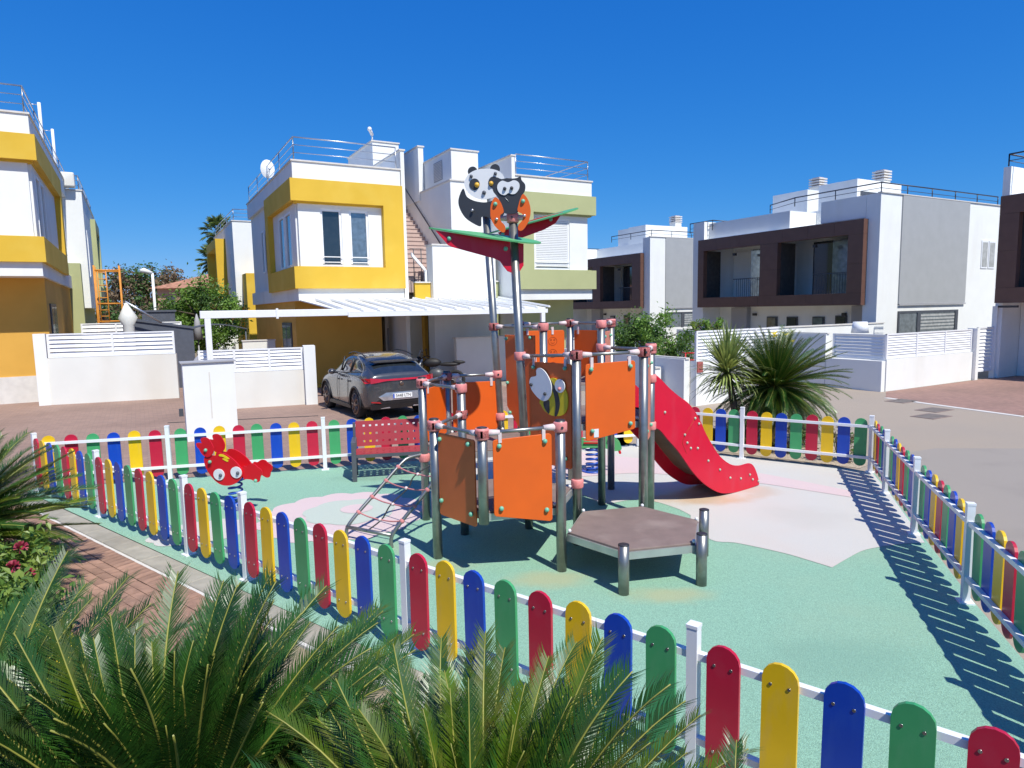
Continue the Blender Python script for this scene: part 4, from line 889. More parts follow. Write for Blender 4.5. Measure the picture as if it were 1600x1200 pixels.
# ---- louvred garden walls
slat_cache = {}
def louvre(hf, p, q, z0, z1, nsl, npan, root, m='whitep', tilt=.0):
    p, q = Vector(p), Vector(q); d = q-p; L = d.length; d.normalize(); n = Vector((-d.y, d.x)); W_ = L/npan
    for i in range(npan+1):
        c = p+d*(W_*i + (.03 if i == 0 else -.03 if i == npan else 0)); mb = MB(); mb.obox((c.x, c.y, (z0+z1)/2), (*(d*.03), 0), (*(n*.03), 0), (z1-z0)/2); mb.build('upright', M[m], root)
    for z in (z0+.02, z1-.02): mb = MB(); c = p.lerp(q, .5); mb.obox((c.x, c.y, z), (*(d*L/2), 0), (*(n*.026), 0), .02); mb.build('frame_rail', M[m], root)
    h = (z1-z0-.08)/nsl
    for i in range(npan):
        c = p+d*(W_*(i+.5))
        for k in range(nsl):
            z = z0+.04+h*(k+.5); mb = MB(); mb.obox((c.x, c.y, z), (*(d*(W_/2-.035)), 0), (n.x*.006, n.y*.006, 0), Vector((n.x*h*.20, n.y*h*.20, h*.44))); mb.build('slat', M[m], root)
def wall_run(label, p, q, zt, th, m, z0=0, name='garden_wall', louv=None, cope=True, nsl=6, npan=2, extra=None, group='garden walls', zt2=None):
    r = thing(name, label, 'wall', (p[0], p[1], 0), grid=True, group=group); P, Q = Vector(p), Vector(q); d = (Q-P); L = d.length; d.normalize(); n = Vector((-d.y, d.x)); c = (P+Q)/2+n*th/2
    mb = MB(); mb.obox((c.x, c.y, zt/2), (*(d*L/2), 0), (*(n*th/2), 0), zt/2); mb.build('wall', M[m], r)
    if cope and not louv: mb = MB(); mb.obox((c.x, c.y, zt+.02), (*(d*(L/2+.03)), 0), (*(n*(th/2+.03)), 0), .02); mb.build('coping', M['coping'], r)
    if louv: pp, qq = P+n*.06, Q+n*.06; louvre(None, tuple(pp+d*louv[2]), tuple(qq-d*louv[3]), louv[0], louv[1], nsl, npan, r)
    return r
r = wall_run('long cream wall with a white two panel louvre, beside the left villa', (-2.40, 23.98), (1.0, 23.37), 1.40, .2, 'cream', louv=(1.41, 2.12, .02, .02), nsl=5)
mb = MB(); mb.box(-2.70, -2.40, 23.95, 24.25, 0, 2.13); mb.build('pier', M['white'], r)
r = wall_run('cream wall with a white louvre and end pier left of the grey car', (1.35, 19.79), (4.06, 19.33), 1.0, .2, 'cream', louv=(1.01, 1.64, .02, .02), npan=3)
mb = MB(); mb.obox((4.22, 19.40, .84), (.155, -.026, 0), (.03, .22, 0), .84); mb.build('pier', M['white'], r)
r = thing('meter_wall', 'freestanding white meter wall with a dark stain in front of the cream wall', 'wall', (.74, 15.06, 0), grid=True); hf = HF(r, 0, 0, 1)
hf.part('wall', M['white'], [(.74, 1.72, 15.06, 15.45, 0, 1.62)]); hf.part('coping', M['greyr'], [(.70, 1.75, 15.02, 15.48, 1.62, 1.645)])
hf.part('stain', M['coping'], [(1.22, 1.245, 15.056, 15.06, .45, 1.42)])
mb = MB(); mb.box(.62, .70, 15.02, 15.1, .55, .7); mb.build('pipe_end', M['dframe'], r)

# right side: louvred walls in front of the brown framed villas
r = wall_run('white wall with a three panel louvre beside the brown driveway', (18.94, 11.52), (23.76, 11.60), .93, .2, 'white', louv=(.94, 1.68, .02, .02), npan=3, nsl=9)
hf = HF(r, 0, 0, 1); hf.part('gate_pier', M['white'], [(23.78, 23.95, 11.5, 11.8, 0, 1.70)]); louvre(None, (23.98, 11.6), (24.95, 11.6), .25, 1.72, 12, 1, r)
r = wall_run('shaded grey wall with a louvre window at the corner by the cycad', (18.92, 13.35), (18.92, 11.54), .90, -.18, 'white', cope=False); hf = HF(r, 0, 0, 1)
louvre(None, (18.98, 13.28), (18.98, 11.58), .91, 1.66, 7, 1, r); hf.part('sign_plaque', M['signr'], [(18.895, 18.915, 11.66, 11.86, .50, .82)]); hf.part('plaque_text', M['whiteb'], [(18.888, 18.894, 11.69, 11.83, .58, .66)])
r = wall_run('shaded plain grey wall behind the cycad leaves', (18.92, 20.0), (18.92, 13.37), 1.64, -.18, 'white')
r = wall_run('white garden wall below the large grey panel villa', (19.1, 15.6), (25.5, 15.7), 1.78, .2, 'white')
t = thing('lamp_shade_planter', 'white tapered planter standing on the garden wall by the grey panel villa', 'planter', (19.05, 12.6, 1.68), grid=True)
mb = MB(); mb.tube([(19.3, 12.62, 1.68), (19.3, 12.62, 2.02)], [.25, .20], 24); mb.build('pot', M['whitep'], t)
r = wall_run('white wall with a tall louvre behind the spiky cordyline', (12.52, 12.62), (16.2, 12.9), 1.16, .2, 'white', louv=(1.17, 1.95, .02, .02), npan=3, nsl=8)
hf = HF(r, 0, 0, 1); hf.part('sign_plaque', M['signr'], [(12.53, 12.72, 12.59, 12.618, .88, 1.16)])
r = wall_run('long shaded grey wall behind the slide', (12.50, 24.6), (12.50, 12.84), 1.22, -.2, 'white')
r = wall_run('white pilaster wall beside the top of the slide', (12.2, 14.2), (12.2, 13.6), .95, -.25, 'white')
r = wall_run('white wall seen between the climbing frame posts under the olive villa', (13.3, 19.6), (16.4, 19.7), 1.5, .2, 'white')

# ---- brown framed villas on the right
def brown_house(label, a, b, fr, opens, zf=(2.5, 5.95), top=6.9, pan=(1.42, 6.44), width=9.0, len_b=9.5, wins_gf=(), side_win=True, ext=(), step=.47, doors=()):
    """front with the frame faces -a (plane a), runs from corner b to larger b; lit side faces -b (plane b), runs to larger a"""
    r = thing('villa', label, 'villa', (a, b, 0), grid=True, group='brown framed villas of the estate')
    hs_ = HF(r, b, a, 1)                                 # u = b direction, w = a direction: authored through a swap
    def B(name, mats, boxes, parent=None):
        mb = MB()
        for (u0, u1, w0, w1, z0, z1) in boxes: mb.box(a+w0, a+w1, b+u0, b+u1, z0, z1)
        return mb.build(name, mats, parent or r)
    # body: shell walls round open balconies
    B('body', M['white'], [(0, len_b, 2.2, width, 0, top), (0, fr[0]+.12, 0, 2.2, 0, top), (fr[1]-.12, len_b, .0, 2.2, 0, top), (fr[0]+.12, fr[1]-.12, .02, 2.2, zf[1]-.3, top-.9), (fr[0]+.12, fr[1]-.12, .02, 2.2, zf[0], zf[0]+.35)])
    # brown cladding frame in panels with recessed joints
    zt, zb = zf[1], zf[0]; oz0, oz1 = zb+.50, zt-.58
    cols = [fr[0]]+[q for o in opens for q in o]+[fr[1]]
    segs = []
    for i in range(0, len(cols), 2): segs.append((cols[i], cols[i+1], oz0, oz1))
    def clad(u0, u1, z0, z1):
        n = max(1, round((u1-u0)/1.25)); m_ = max(1, round((z1-z0)/1.0))
        for i in range(n):
            for j in range(m_):
                B('cladding_panel', M['brown'], [(u0+(u1-u0)*i/n+.004, u0+(u1-u0)*(i+1)/n-.004, -.30, -.05, z0+(z1-z0)*j/m_+.004, z0+(z1-z0)*(j+1)/m_-.004)])
    clad(fr[0], fr[1], oz1, zt); clad(fr[0], fr[1], zb, oz0)
    for s_ in segs: clad(*s_)
    B('frame_backing', M['joint'], [(fr[0]+.01, fr[1]-.01, -.28, .0, oz1+.01, zt-.01), (fr[0]+.01, fr[1]-.01, -.28, 0, zb+.01, oz0-.01)]+[(s_[0]+.01, s_[1]-.01, -.28, 0, oz0-.01, oz1+.01) for s_ in segs])
    # balconies: side reveals, dark glass doors, glass screen, railing
    for i, o in enumerate(opens):
        u0, u1 = o; L = u1-u0
        bal = B('balcony_wall', M['white'], [(u0-.02, u0+.06, -.05, 2.2, oz0, oz1), (u0-.1, u1+.1, 2.1, 2.19, oz0, oz1)])
        B('reveal', M['joint'], [(u1-.02, u1+.05, -.05, .9, oz0, oz1)], bal)
        B('balcony_door', M['dframe'], [(u0+L*.28, u0+L*.62, 2.04, 2.1, oz0, oz1-.45)], bal)
        B('glass_screen', M['glassb'], [(u0+L*.05, u0+L*.45, .95, .98, oz0+.02, oz1-.05)], bal)
        B('dark_glass', M['glass'], [(u0+L*.46, u0+L*.74, 1.0, 1.03, oz0+.02, oz1-.02)], bal) if i == 0 else None
        mb = MB(); n = 14
        for k in range(n): mb.box(a+.12, a+.135, b+u0+.1+L*.5*k/n, b+u0+.115+L*.5*k/n, oz0, oz0+.85)
        mb.box(a+.11, a+.145, b+u0+.05, b+u0+.1+L*.52, oz0+.85, oz0+.89); mb.build('balcony_railing', M['darkrail'], bal)
        B('wall_lamp', M['cap'], [(u0+L*.5, u0+L*.5+.14, .0, .14, oz1-.35, oz1-.22)], bal)
    # ground floor recess wall with doors and windows
    B('porch_back_wall', M['white'], [(fr[0]+.13, fr[1]-.13, 1.2, 2.19, 0, zf[0])])
    B('porch_grey_wall', M['greyr'], [(fr[0]+.35, fr[0]+1.2, .9, 1.19, 0, zf[0]-.02)]); B('porch_grey_wall', M['greyr'], [(fr[1]-2.2, fr[1]-1.2, .9, 1.19, 0, zf[0]-.02)])
    for (u0, u1, z0, z1, m_) in wins_gf:
        w_ = B('window' if z0 > .2 else 'door', M['dframe'], [(u0, u1, 1.13, 1.19, z0, z1)]); B('pane', M['glassb' if m_ else 'glass'], [(u0+.06, u1-.06, 1.10, 1.125, z0+.08, z1-.06)], w_)
    for q in (fr[0]+1.6, fr[1]-2.6): B('wall_lamp', M['cap'], [(q, q+.16, 1.04, 1.19, zf[0]-.45, zf[0]-.33)])
    # lit side: grey panel, strip window, slot window
    if pan:
        g = MB(); g.box(a+pan[0], a+pan[1], b-.05, b-.002, 2.52, top-.02); g.build('grey_panel', M['greyp'], r)
        g = MB(); g.box(a+pan[0], a+pan[1], b-.09, b-.051, 2.46, 2.515); g.build('panel_sill', M['greyr'], r)
        w_ = MB(); x0, x1 = a+pan[0]+.02, a+pan[0]+4.5
        for q in ((x0, x0+.08, 1.3, 2.22), (x1-.22, x1, 1.3, 2.22), (x0+.08, x1-.22, 2.14, 2.22), (x0+1.35, x0+1.6, 1.3, 2.14)): w_.box(q[0], q[1], b-.06, b-.003, q[2], q[3])
        w_ = w_.build('strip_window', M['dframe'], r); g = MB(); g.box(x0+.08, x1-.22, b-.03, b-.006, 1.3, 2.14); g.build('pane', M['glassb'], w_)
        g = MB()
        for k in range(5): g.box(x0+1.62, x1-.25, b-.036, b-.031, 1.42+k*.14, 1.50+k*.14)
        g.build('blind', M['curtain'], w_)
    if side_win:
        for x0 in (7.65, 8.28):
            w_ = MB(); w_.box(a+x0, a+x0+.55, b-.03, b-.003, 4.05, 5.3); w_ = w_.build('window', M['upvc'], r); g = MB(); g.box(a+x0+.06, a+x0+.49, b-.036, b-.031, 4.12, 5.22); g.build('pane', M['curtain'], w_)
    # roof: coping, upper jog, railing, access rooms
    cp = MB(); cp.box(a-.03, a+width, b-.05, b+.12, top, top+.04); cp.box(a-.03, a+.12, b+.12, b+len_b, top, top+.04) if False else None; cp.build('coping', M['coping'], r)
    return r, B
M['greyp'] = mat('grey_panel_render', (.36, .37, .375), .8, var=.03, scale=2, bump=.08)
gfw = [(2.05, 2.60, 0, 2.05, 0), (3.15, 3.75, .9, 2.0, 1), (4.55, 5.15, .95, 2.0, 0), (5.7, 6.3, .95, 2.0, 1)]
r2, B2 = brown_house('large villa with a dark brown balcony frame and a grey side panel, right of centre', 25.95, 16.30, (.48, 9.55), [(1.15, 4.60), (5.58, 9.15)], width=9.3, len_b=10.2, wins_gf=gfw)
B2('roof_parapet', M['white'], [(4.5, 10.15, .35, 2.19, 6.01, 6.82)])
B2('front_parapet', M['white'], [(.61, 2.65, .0, 2.19, 6.01, 6.9)])
def swaprail(rr, a0, b0, pts, z, h):
    mb = MB()
    for i in range(len(pts)-1):
        p, q = Vector(pts[i]), Vector(pts[i+1]); n = max(1, int((q-p).length/1.5))
        for k in range(n+1): c = p.lerp(q, k/n); mb.tube([(c.x, c.y, z), (c.x, c.y, z+h)], .022, 6)
        mb.tube([(*p, z+h), (*q, z+h)], .026, 6); mb.tube([(*p, z+h*.45), (*q, z+h*.45)], .012, 6)
    return mb.build('roof_railing', M['darkrail'], rr)
swaprail(r2, 0, 0, [(35.0, 16.4), (26.1, 16.4), (26.1, 20.4), (26.9, 22.4)], 6.94, .38)
swaprail(r2, 0, 0, [(29.5, 25.4), (26.2, 25.4), (26.2, 27.0)], 6.45, .5)
B2('roof_access_room', M['white'], [(6.3, 8.4, 3.9, 5.6, 6.9, 8.3)])
B2('roof_access_room', M['white'], [(3.4, 5.4, 3.55, 7.0, 6.9, 8.3)])
B2('access_room_window', M['dframe'], [(3.37, 3.40, 3.8, 5.6, 7.55, 7.75)])
def chimney(label, a_, b_, z, w=.55):
    t = thing('chimney', label, 'chimney', (a_, b_, z), grid=True, group='chimneys with clay louvres'); mb = MB(); mb.box(a_, a_+w, b_, b_+w, z, z+.55); mb.build('stack', M['cream'], t)
    for k in range(4): mb = MB(); mb.box(a_-.04, a_+w+.04, b_-.04, b_+w+.04, z+.55+k*.13, z+.62+k*.13); mb.build('clay_louvre', M['coping'], t)
    mb = MB(); mb.box(a_+.08, a_+w-.08, b_+.08, b_+w-.08, z+.55, z+1.06); mb.build('flue', M['stair'], t)
chimney('tall chimney with clay louvres on the large brown framed villa, rightmost', 32.3, 20.2, 8.0); chimney('chimney half hidden behind the roof rooms of the large brown framed villa', 31.0, 22.8, 8.0)
r3, B3 = brown_house('villa with a brown balcony frame cut off by the right edge of the photo', 25.05, 1.9, (.5, 9.62), [(1.2, 4.6), (5.5, 9.05)], len_b=9.72, width=9.3, pan=None, side_win=False, wins_gf=())
B3('gate_wall', M['white'], [(9.6, 9.75, -.10, .0, 0, 2.4)])
swaprail(r3, 0, 0, [(25.2, 11.55), (25.2, 2.4)], 6.94, .38); swaprail(r3, 0, 0, [(25.2, 11.55), (33, 11.55)], 6.94, .38)
B3('door_canopy', M['cap'], [(8.9, 9.45, -.42, -.31, 2.35, 2.42)])
r1, B1 = brown_house('smaller villa with a brown balcony frame behind the lemon tree', 28.11, 32.4, (.55, 8.6), [(1.4, 4.75), (5.6, 8.0)], len_b=9.2, width=8, pan=(1.25, 6.4), side_win=False, wins_gf=[(3.4, 4.0, 0, 2.05, 0), (5, 5.5, .9, 2, 1)])
swaprail(r1, 0, 0, [(35.0, 32.5), (28.3, 32.5), (28.3, 36.5)], 6.94, .38); swaprail(r1, 0, 0, [(31, 41.5), (28.3, 41.5)], 6.6, .4)
B1('roof_access_room', M['white'], [(7.3, 8.6, 4.3, 5.5, 6.9, 8.4)])
B1('roof_access_room', M['white'], [(5.1, 7.0, 4.0, 8.0, 6.9, 8.4)])
chimney('small chimney with clay louvres on the smaller brown framed villa', 35.2, 37.8, 8.2, .6)

# ---- things seen between the two yellow villas
t = thing('scaffold', 'orange steel scaffold tower beside the far green villa', 'scaffold', (-1.4, 33.2, 0), grid=True)
for a_ in (-1.42, -.5):
    for b_ in (33.2, 34.1): mb = MB(); mb.tube([(a_, b_, 0), (a_, b_, 4.75)], .035, 8); mb.build('upright', M['scaf'], t)
for z in (2.4, 3.15, 4.55):
    for b_ in (33.2, 34.1): mb = MB(); mb.tube([(-1.42, b_, z), (-.5, b_, z)], .03, 6); mb.build('cross_tube', M['scaf'], t)
mb = MB(); mb.tube([(-1.0, 33.2, 2.0), (-1.0, 33.2, 4.5)], .025, 6); mb.tube([(-1.3, 33.2, 2.0), (-1.3, 33.2, 4.5)], .025, 6)
for k in range(10): mb.tube([(-1.3, 33.2, 2.1+k*.26), (-1.0, 33.2, 2.1+k*.26)], .018, 6)
mb.build('ladder', M['scaf'], t)
t = thing('parasol', 'closed cream parasol with a leaning pole behind the louvred wall', 'parasol', (-.5, 26, 0), grid=True)
mb = MB(); mb.tube([(-.25, 26, .8), (-.25, 26, 1.3), (-.25, 26, 2.3), (-.25, 26, 2.55), (-.28, 26, 3.05)], [.15, .17, .18, .30, .03], 12); mb.build('canopy', M['cream'], t)
mb = MB(); mb.tube([(-.3, 26, 3.1), (.75, 26.3, 2.35)], .035, 8); mb.tube([(-.25, 26, 0), (-.25, 26, .9)], .03, 8); mb.build('pole', M['alu'], t)
def shed(label, a0, a1, b0, b1, z0, z1l, z1r, m, cat='shed', name='garden_shed'):
    t = thing(name, label, cat, (a0, b0, 0), grid=True); mb = MB(); mb.extr([(a0, b0, z0), (a1, b0, z0), (a1, b0, z1r), (a0, b0, z1l)], (0, b1-b0, 0)); mb.build('wall', M[m], t)
    mb = MB(); mb.extr([(a0-.05, b0-.05, z1l+.002), (a1+.05, b0-.05, z1r+.002), (a1+.05, b0-.05, z1r+.08), (a0-.05, b0-.05, z1l+.08)], (0, b1-b0+.1, 0)); mb.build('roof', M['slate'], t); return t
shed('slate grey garden shed with a sloping roof behind the louvred wall', -.15, 1.75, 26.6, 28.5, 0, 2.45, 2.1, 'slate')
shed('low dark flat roofed shed behind the sloping one', .2, 1.4, 31, 33, 0, 2.75, 2.75, 'slate')
r = wall_run('far white louvre fence panel behind the parasol', (-1.9, 30.6), (1.6, 30.6), 1.4, .15, 'white', louv=(1.4, 2.35, 0, 0), npan=3, nsl=6)
r = wall_run('far white louvre fence panel behind the dark canopy', (3.4, 38.6), (4.7, 38.6), 1.3, .15, 'white', louv=(1.3, 2.1, 0, 0), npan=2, nsl=5)
r = wall_run('small cream wall beside the side yard of the yellow framed villa', (3.5, 27.5), (4.7, 27.5), 1.55, .2, 'cream')
t = thing('awning', 'dark curved awning over the garden between the villas', 'awning', (2, 31, 0), grid=True)
mb = MB()
for k in range(8):
    a0, a1 = 1.7+k*.3, 2.0+k*.3; z0, z1 = 1.95+.22*sin(pi*k/8), 1.95+.22*sin(pi*(k+1)/8); mb.extr([(a0, 30.5, z0), (a1, 30.5, z1), (a1, 30.5, z1+.04), (a0, 30.5, z0+.04)], (0, 1.6, 0))
for a_ in (1.75, 4.05): mb.tube([(a_, 30.6, 0), (a_, 30.6, 1.95)], .03, 6)
mb.build('canopy', M['slate'], t)
t = thing('parasol', 'closed lilac grey parasol beyond the dark awning', 'parasol', (2.6, 33, 0), grid=True); mb = MB(); mb.tube([(2.35, 33, 1.5), (2.35, 33, 2.3), (2.35, 33, 2.65)], [.22, .12, .02], 10); mb.tube([(2.35, 33, 0), (2.35, 33, 1.5)], .03, 6); mb.build('canopy', M['greyr'], t)
t = thing('covered_barbecue', 'round grey covered barbecue behind the meter wall', 'barbecue', (1.2, 21.5, 0), grid=True); mb = MB(); mb.ball((1.75, 21.8, 1.06), (.42, .42, .42), 16, 10); mb.tube([(1.75, 21.8, 0), (1.75, 21.8, 1.0)], .41, 16); mb.build('cover', M['greyr'], t)
t = thing('wooden_box', 'weathered wooden box top behind the meter wall', 'box', (1.3, 20.4, 0), grid=True); mb = MB(); mb.box(1.45, 2.0, 20.4, 21.1, 0, 1.38); bevel(mb.build('box', M['deck'], t), .02, 1)
for k in range(5): mb = MB(); mb.box(1.45+k*.112, 1.55+k*.112, 20.36, 21.14, 1.382, 1.41); mb.build('plank', M['coping'], t)
t = thing('street_lamp', 'white street lamp standing in front of the far trees', 'street lamp', (.8, 36, 0), grid=True); mb = MB(); mb.tube([(.8, 36, 0), (.8, 36, 4.6)], .06, 10); mb.build('pole', M['whitep'], t); mb = MB(); mb.tube([(.8, 36, 4.6), (.45, 36, 4.72), (.3, 36, 4.7)], [.07, .13, .08], 10); mb.build('lamp_head', M['whitep'], t)
# terracotta house far behind
hx, hy = -31.5, 60
t = thing('far_house', 'salmon house with a terracotta roof beyond the trees', 'house', (hx, hy, 0))
mb = MB(); mb.box(hx, hx+8, hy, hy+7, 0, 5.0); mb.build('wall', M['stucco'], t)
mb = MB(); mb.add([(hx-.5, hy-.5, 5.0), (hx+8.5, hy-.5, 5.0), (hx+8.5, hy+7.5, 5.0), (hx-.5, hy+7.5, 5.0), (hx+3, hy+3.5, 6.4), (hx+5, hy+3.5, 6.4)], [(0, 1, 5, 4), (1, 2, 5), (2, 3, 4, 5), (3, 0, 4), (0, 3, 2, 1)]); mb.build('roof', M['roof'], t)
for k in range(4): mb = MB(); mb.box(hx+.8+k*1.8, hx+1.6+k*1.8, hy-.04, hy, 3.2, 4.3); mb.build('window', M['dframe'], t)
# ================================================================ VEGETATION
def frond_mesh(L, droop, npair=128, wid=.165, vang=.34, seed=0, mats=None, lw=.0064):
    rnd = random.Random(seed); side_ = rnd.uniform(-.35, .35); b = MB(); N = 14; P = []; p = Vector((0, 0, 0)); ang = 0
    for i in range(N+1):
        P.append(p.copy()); ang -= droop*(i/N)**1.3/N*1.9; p = p+Vector((cos(ang), side_*(i/N)**1.5, sin(ang)))*(L/N)
    b.tube(P, [.0065*(1-.85*i/N)+.0012 for i in range(N+1)], 5, m=1)
    def at(t):
        x = t*N; i = min(N-1, int(x)); return P[i].lerp(P[i+1], x-i), (P[i+1]-P[i]).normalized()
    for k in range(npair):
        if rnd.random() < .03: continue
        t = .10+.89*k/npair; q, d = at(t); prof = min(1, (t-.05)*5)*(1-.55*max(0, (t-.35)/.65)**1.5)
        for sgn in (-1, 1):
            le = wid*prof*rnd.uniform(.9, 1.08); fwd = .55+.75*t; side = Vector((0, sgn, 0)); up = Vector((-d.z, 0, d.x))
            v = (side*cos(vang)+up*sin(vang)*1.0).normalized()*1.0+d*fwd*rnd.uniform(.9, 1.1); v.normalize()
            v = (v+Vector((rnd.gauss(0, .03), rnd.gauss(0, .03), rnd.gauss(0, .03)))).normalized(); e1 = q+v*le*.5; v2 = (v+Vector((0, 0, -.28*rnd.uniform(.5, 1.3)))+d*rnd.uniform(.05, .2)).normalized(); e2 = e1+v2*le*.5
            w = d*lw*.5; w2_ = d*lw*.42
            b.add([q-w, q+w, e1+w2_, e1-w2_, e2], [(0, 1, 2, 3), (3, 2, 4)] if sgn > 0 else [(3, 2, 1, 0), (4, 2, 3)], 0, False)
    o = b.build('frond', mats or [M['leafA'], M['rachis']]); me = o.data; bpy.data.objects.remove(o); return me
FRD = [frond_mesh(.95, .45, seed=11, npair=90, wid=.12, lw=.006), frond_mesh(.95, 1.0, seed=12, npair=90, wid=.12, lw=.006), frond_mesh(.95, 1.6, seed=13, npair=90, wid=.12, lw=.006)]
FR = [frond_mesh(.95, .25, seed=1), frond_mesh(.95, .7, seed=2), frond_mesh(.95, 1.15, seed=3), frond_mesh(.95, .5, seed=31), frond_mesh(.95, .9, seed=32)]
FRB = frond_mesh(.9, 1.3, seed=21, npair=80, mats=[M['leafD'], M['rachis']])
FRY = [frond_mesh(.95, .2, seed=4, mats=[M['leafY'], M['rachis']]), frond_mesh(.95, .6, seed=5, mats=[M['leafY'], M['rachis']])]
def cycad(label, x, y, zc, scale, n, seed, trunk_r=.16, pale=.1, elev=(12, 82), fr=None, az0=0, az1=360, cat='sago palm', zb=0, extra=()):
    rnd = random.Random(seed); t = thing('sago_palm', label, cat, (x, y, zb), group='sago palms'); b = MB(); K = 26
    pts = [(x, y, zb+(zc-zb)*i/6) for i in range(7)]; b.tube(pts, [trunk_r*(1+.12*(-1)**i) for i in range(7)], 14); b.build('trunk', M['trunk'], t)
    for i in range(n):
        f = (i+.5)/n; az = radians(az0+(az1-az0)*((i*.618034) % 1)+rnd.uniform(-8, 8)); el = radians(elev[1]+(elev[0]-elev[1])*f**.8+rnd.uniform(-6, 6)); s = scale*rnd.uniform(.85, 1.1)*(1 if f > .15 else .85)
        me = FRB if (f > .9 and rnd.random() < .35) else rnd.choice(FRY) if rnd.random() < pale else (fr or FR)[(rnd.choice((0, 3)) if not fr else 0) if f < .35 else rnd.choice((1, 1, 2) if fr else (1, 2, 4)) if f > .6 else rnd.choice((0, 1) if fr else (0, 1, 3))]
        inst(me, 'frond', t, (.05*cos(az), .05*sin(az), zc-zb+rnd.uniform(-.03, .03)), Matrix.Rotation(az, 3, 'Z').__matmul__(Matrix.Rotation(-el, 3, 'Y')).__matmul__(Matrix.Rotation(rnd.uniform(-.35, .35), 3, 'X')).to_euler(), (s, s*rnd.uniform(.9, 1.15), s))
    for (az, el, s, k) in extra:
        az, el = radians(az), radians(el)
        me = (FR[:3]+FRY)[k]; inst(me, 'frond', t, (.05*cos(az), .05*sin(az), zc-zb), (Matrix.Rotation(az, 3, 'Z') @ Matrix.Rotation(-el, 3, 'Y')).to_euler(), (s, s, s))
    return t
cycad('large dark green sago palm in the near bed at bottom left', -1.42, 2.45, .34, 1.2, 150, 11, pale=.05, elev=(22, 88), extra=[(30, 40, 1.3, 0), (42, 34, 1.35, 3), (20, 44, 1.25, 1), (55, 38, 1.35, 0), (48, 30, 1.45, 1), (60, 33, 1.4, 3)])
cycad('brighter sago palm in the near bed at bottom centre against the fence', -.12, 1.95, .46, 1.05, 170, 12, pale=.5, elev=(12, 88))
cycad('sago palm cut off by the left edge of the photo above the flowering bush', -5.3, 5.95, .60, 1.2, 190, 13, pale=.2, elev=(-12, 75))
cycad('round sago palm standing on the gravel behind the fence right of the slide', 4.85, 12.2, 1.10, 1.3, 280, 14, pale=.08, elev=(-48, 89), trunk_r=.2, fr=FRD)
cycad('sago palm mostly below the bottom left corner of the photo', -2.45, 2.75, .35, 1.15, 80, 15, pale=.1, elev=(20, 85))
cycad('small sago palm at the bottom edge right of the bright one', .68, 1.62, .42, .82, 50, 16, pale=.4, elev=(20, 85))
# cordyline with sword leaves on a bent trunk
def sword_mesh(L, w, bend, m, seed=0):
    b = MB(); n = 6; V_ = []; ang = 0; p = Vector((0, 0, 0))
    for i in range(n+1):
        t = i/n; ww = w*(.55+.6*t if t < .35 else (.76)*(1-((t-.35)/.65)**1.6)+.03)*.5; V_ += [(p.x, -ww, p.z+ww*.25), (p.x, 0, p.z), (p.x, ww, p.z+ww*.25)]
        ang -= bend*t/n*1.8; p = p+Vector((cos(ang), 0, sin(ang)))*L/n
    F = []
    for i in range(n): k = i*3; F += [(k, k+3, k+4, k+1), (k+1, k+4, k+5, k+2)]
    b.add(V_, F, 0, True); o = b.build('leaf', m); me = o.data; bpy.data.objects.remove(o); return me
SW = [sword_mesh(.75, .055, .25, M['cordy']), sword_mesh(.75, .055, .9, M['cordy']), sword_mesh(.72, .045, 1.5, M['cordy']), sword_mesh(.7, .04, .5, M['cordyd'])]
cx_, cy_ = 3.98, 12.0
t = thing('cordyline', 'spiky cordyline with sword leaves on a bent trunk left of the round sago palm', 'cordyline', (cx_, cy_, 0)); b = MB()
b.tube(cr([(cx_+.12, cy_, 0), (cx_+.10, cy_, .5), (cx_+.02, cy_, .95), (cx_-.08, cy_, 1.35)], 5, False), [.075]*5+[.065]*5+[.06]*5+[.07], 10); b.build('trunk', M['bark'], t)
rnd = random.Random(5)
for i in range(260):
    f = i/260; az = 2*pi*((i*.618034) % 1); el = radians(86-f*118+rnd.uniform(-8, 8)); me = SW[0] if f < .35 else SW[1] if f < .6 else SW[2] if f < .85 else SW[3]
    inst(me, 'leaf', t, (-.08, 0, 1.33+.10*(1-f)), (Matrix.Rotation(az, 3, 'Z') @ Matrix.Rotation(-el, 3, 'Y')).to_euler(), (rnd.uniform(.85, 1.25),)*3)
# leafy crowns
def leaf_cloud(b, c, rad, n, size, rnd, clumps=30, m=(0, 1), flat_=.0, shell=.55, fold=True):
    C_ = []
    for i in range(clumps):
        d = Vector((rnd.gauss(0, 1), rnd.gauss(0, 1), rnd.gauss(0, 1))).normalized()*rnd.uniform(shell, 1.0); C_.append((Vector((c[0]+d.x*rad[0], c[1]+d.y*rad[1], c[2]+d.z*rad[2])), rnd.uniform(.18, .34), d, rnd.random()))
    for i in range(n):
        cc, cr_, d, mm = rnd.choice(C_); o = Vector((rnd.gauss(0, 1), rnd.gauss(0, 1), rnd.gauss(0, 1)))*cr_*.5*min(rad); p = cc+o
        nrm = (d*.8+Vector((rnd.gauss(0, .6), rnd.gauss(0, .6), rnd.gauss(.3, .6)))).normalized(); a = nrm.orthogonal().normalized(); a = (Matrix.Rotation(rnd.uniform(0, 2*pi), 3, nrm) @ a); e = nrm.cross(a); s_ = size*rnd.uniform(.6, 1.25)
        k = m[0] if (mm+rnd.uniform(-.3, .3)) < .6 else m[1]
        b.add([p-a*s_*.5, p-e*s_*.22+nrm*s_*.06, p+a*s_*.5-nrm*s_*.1, p+e*s_*.22+nrm*s_*.06], [(0, 1, 2), (0, 2, 3)], k)
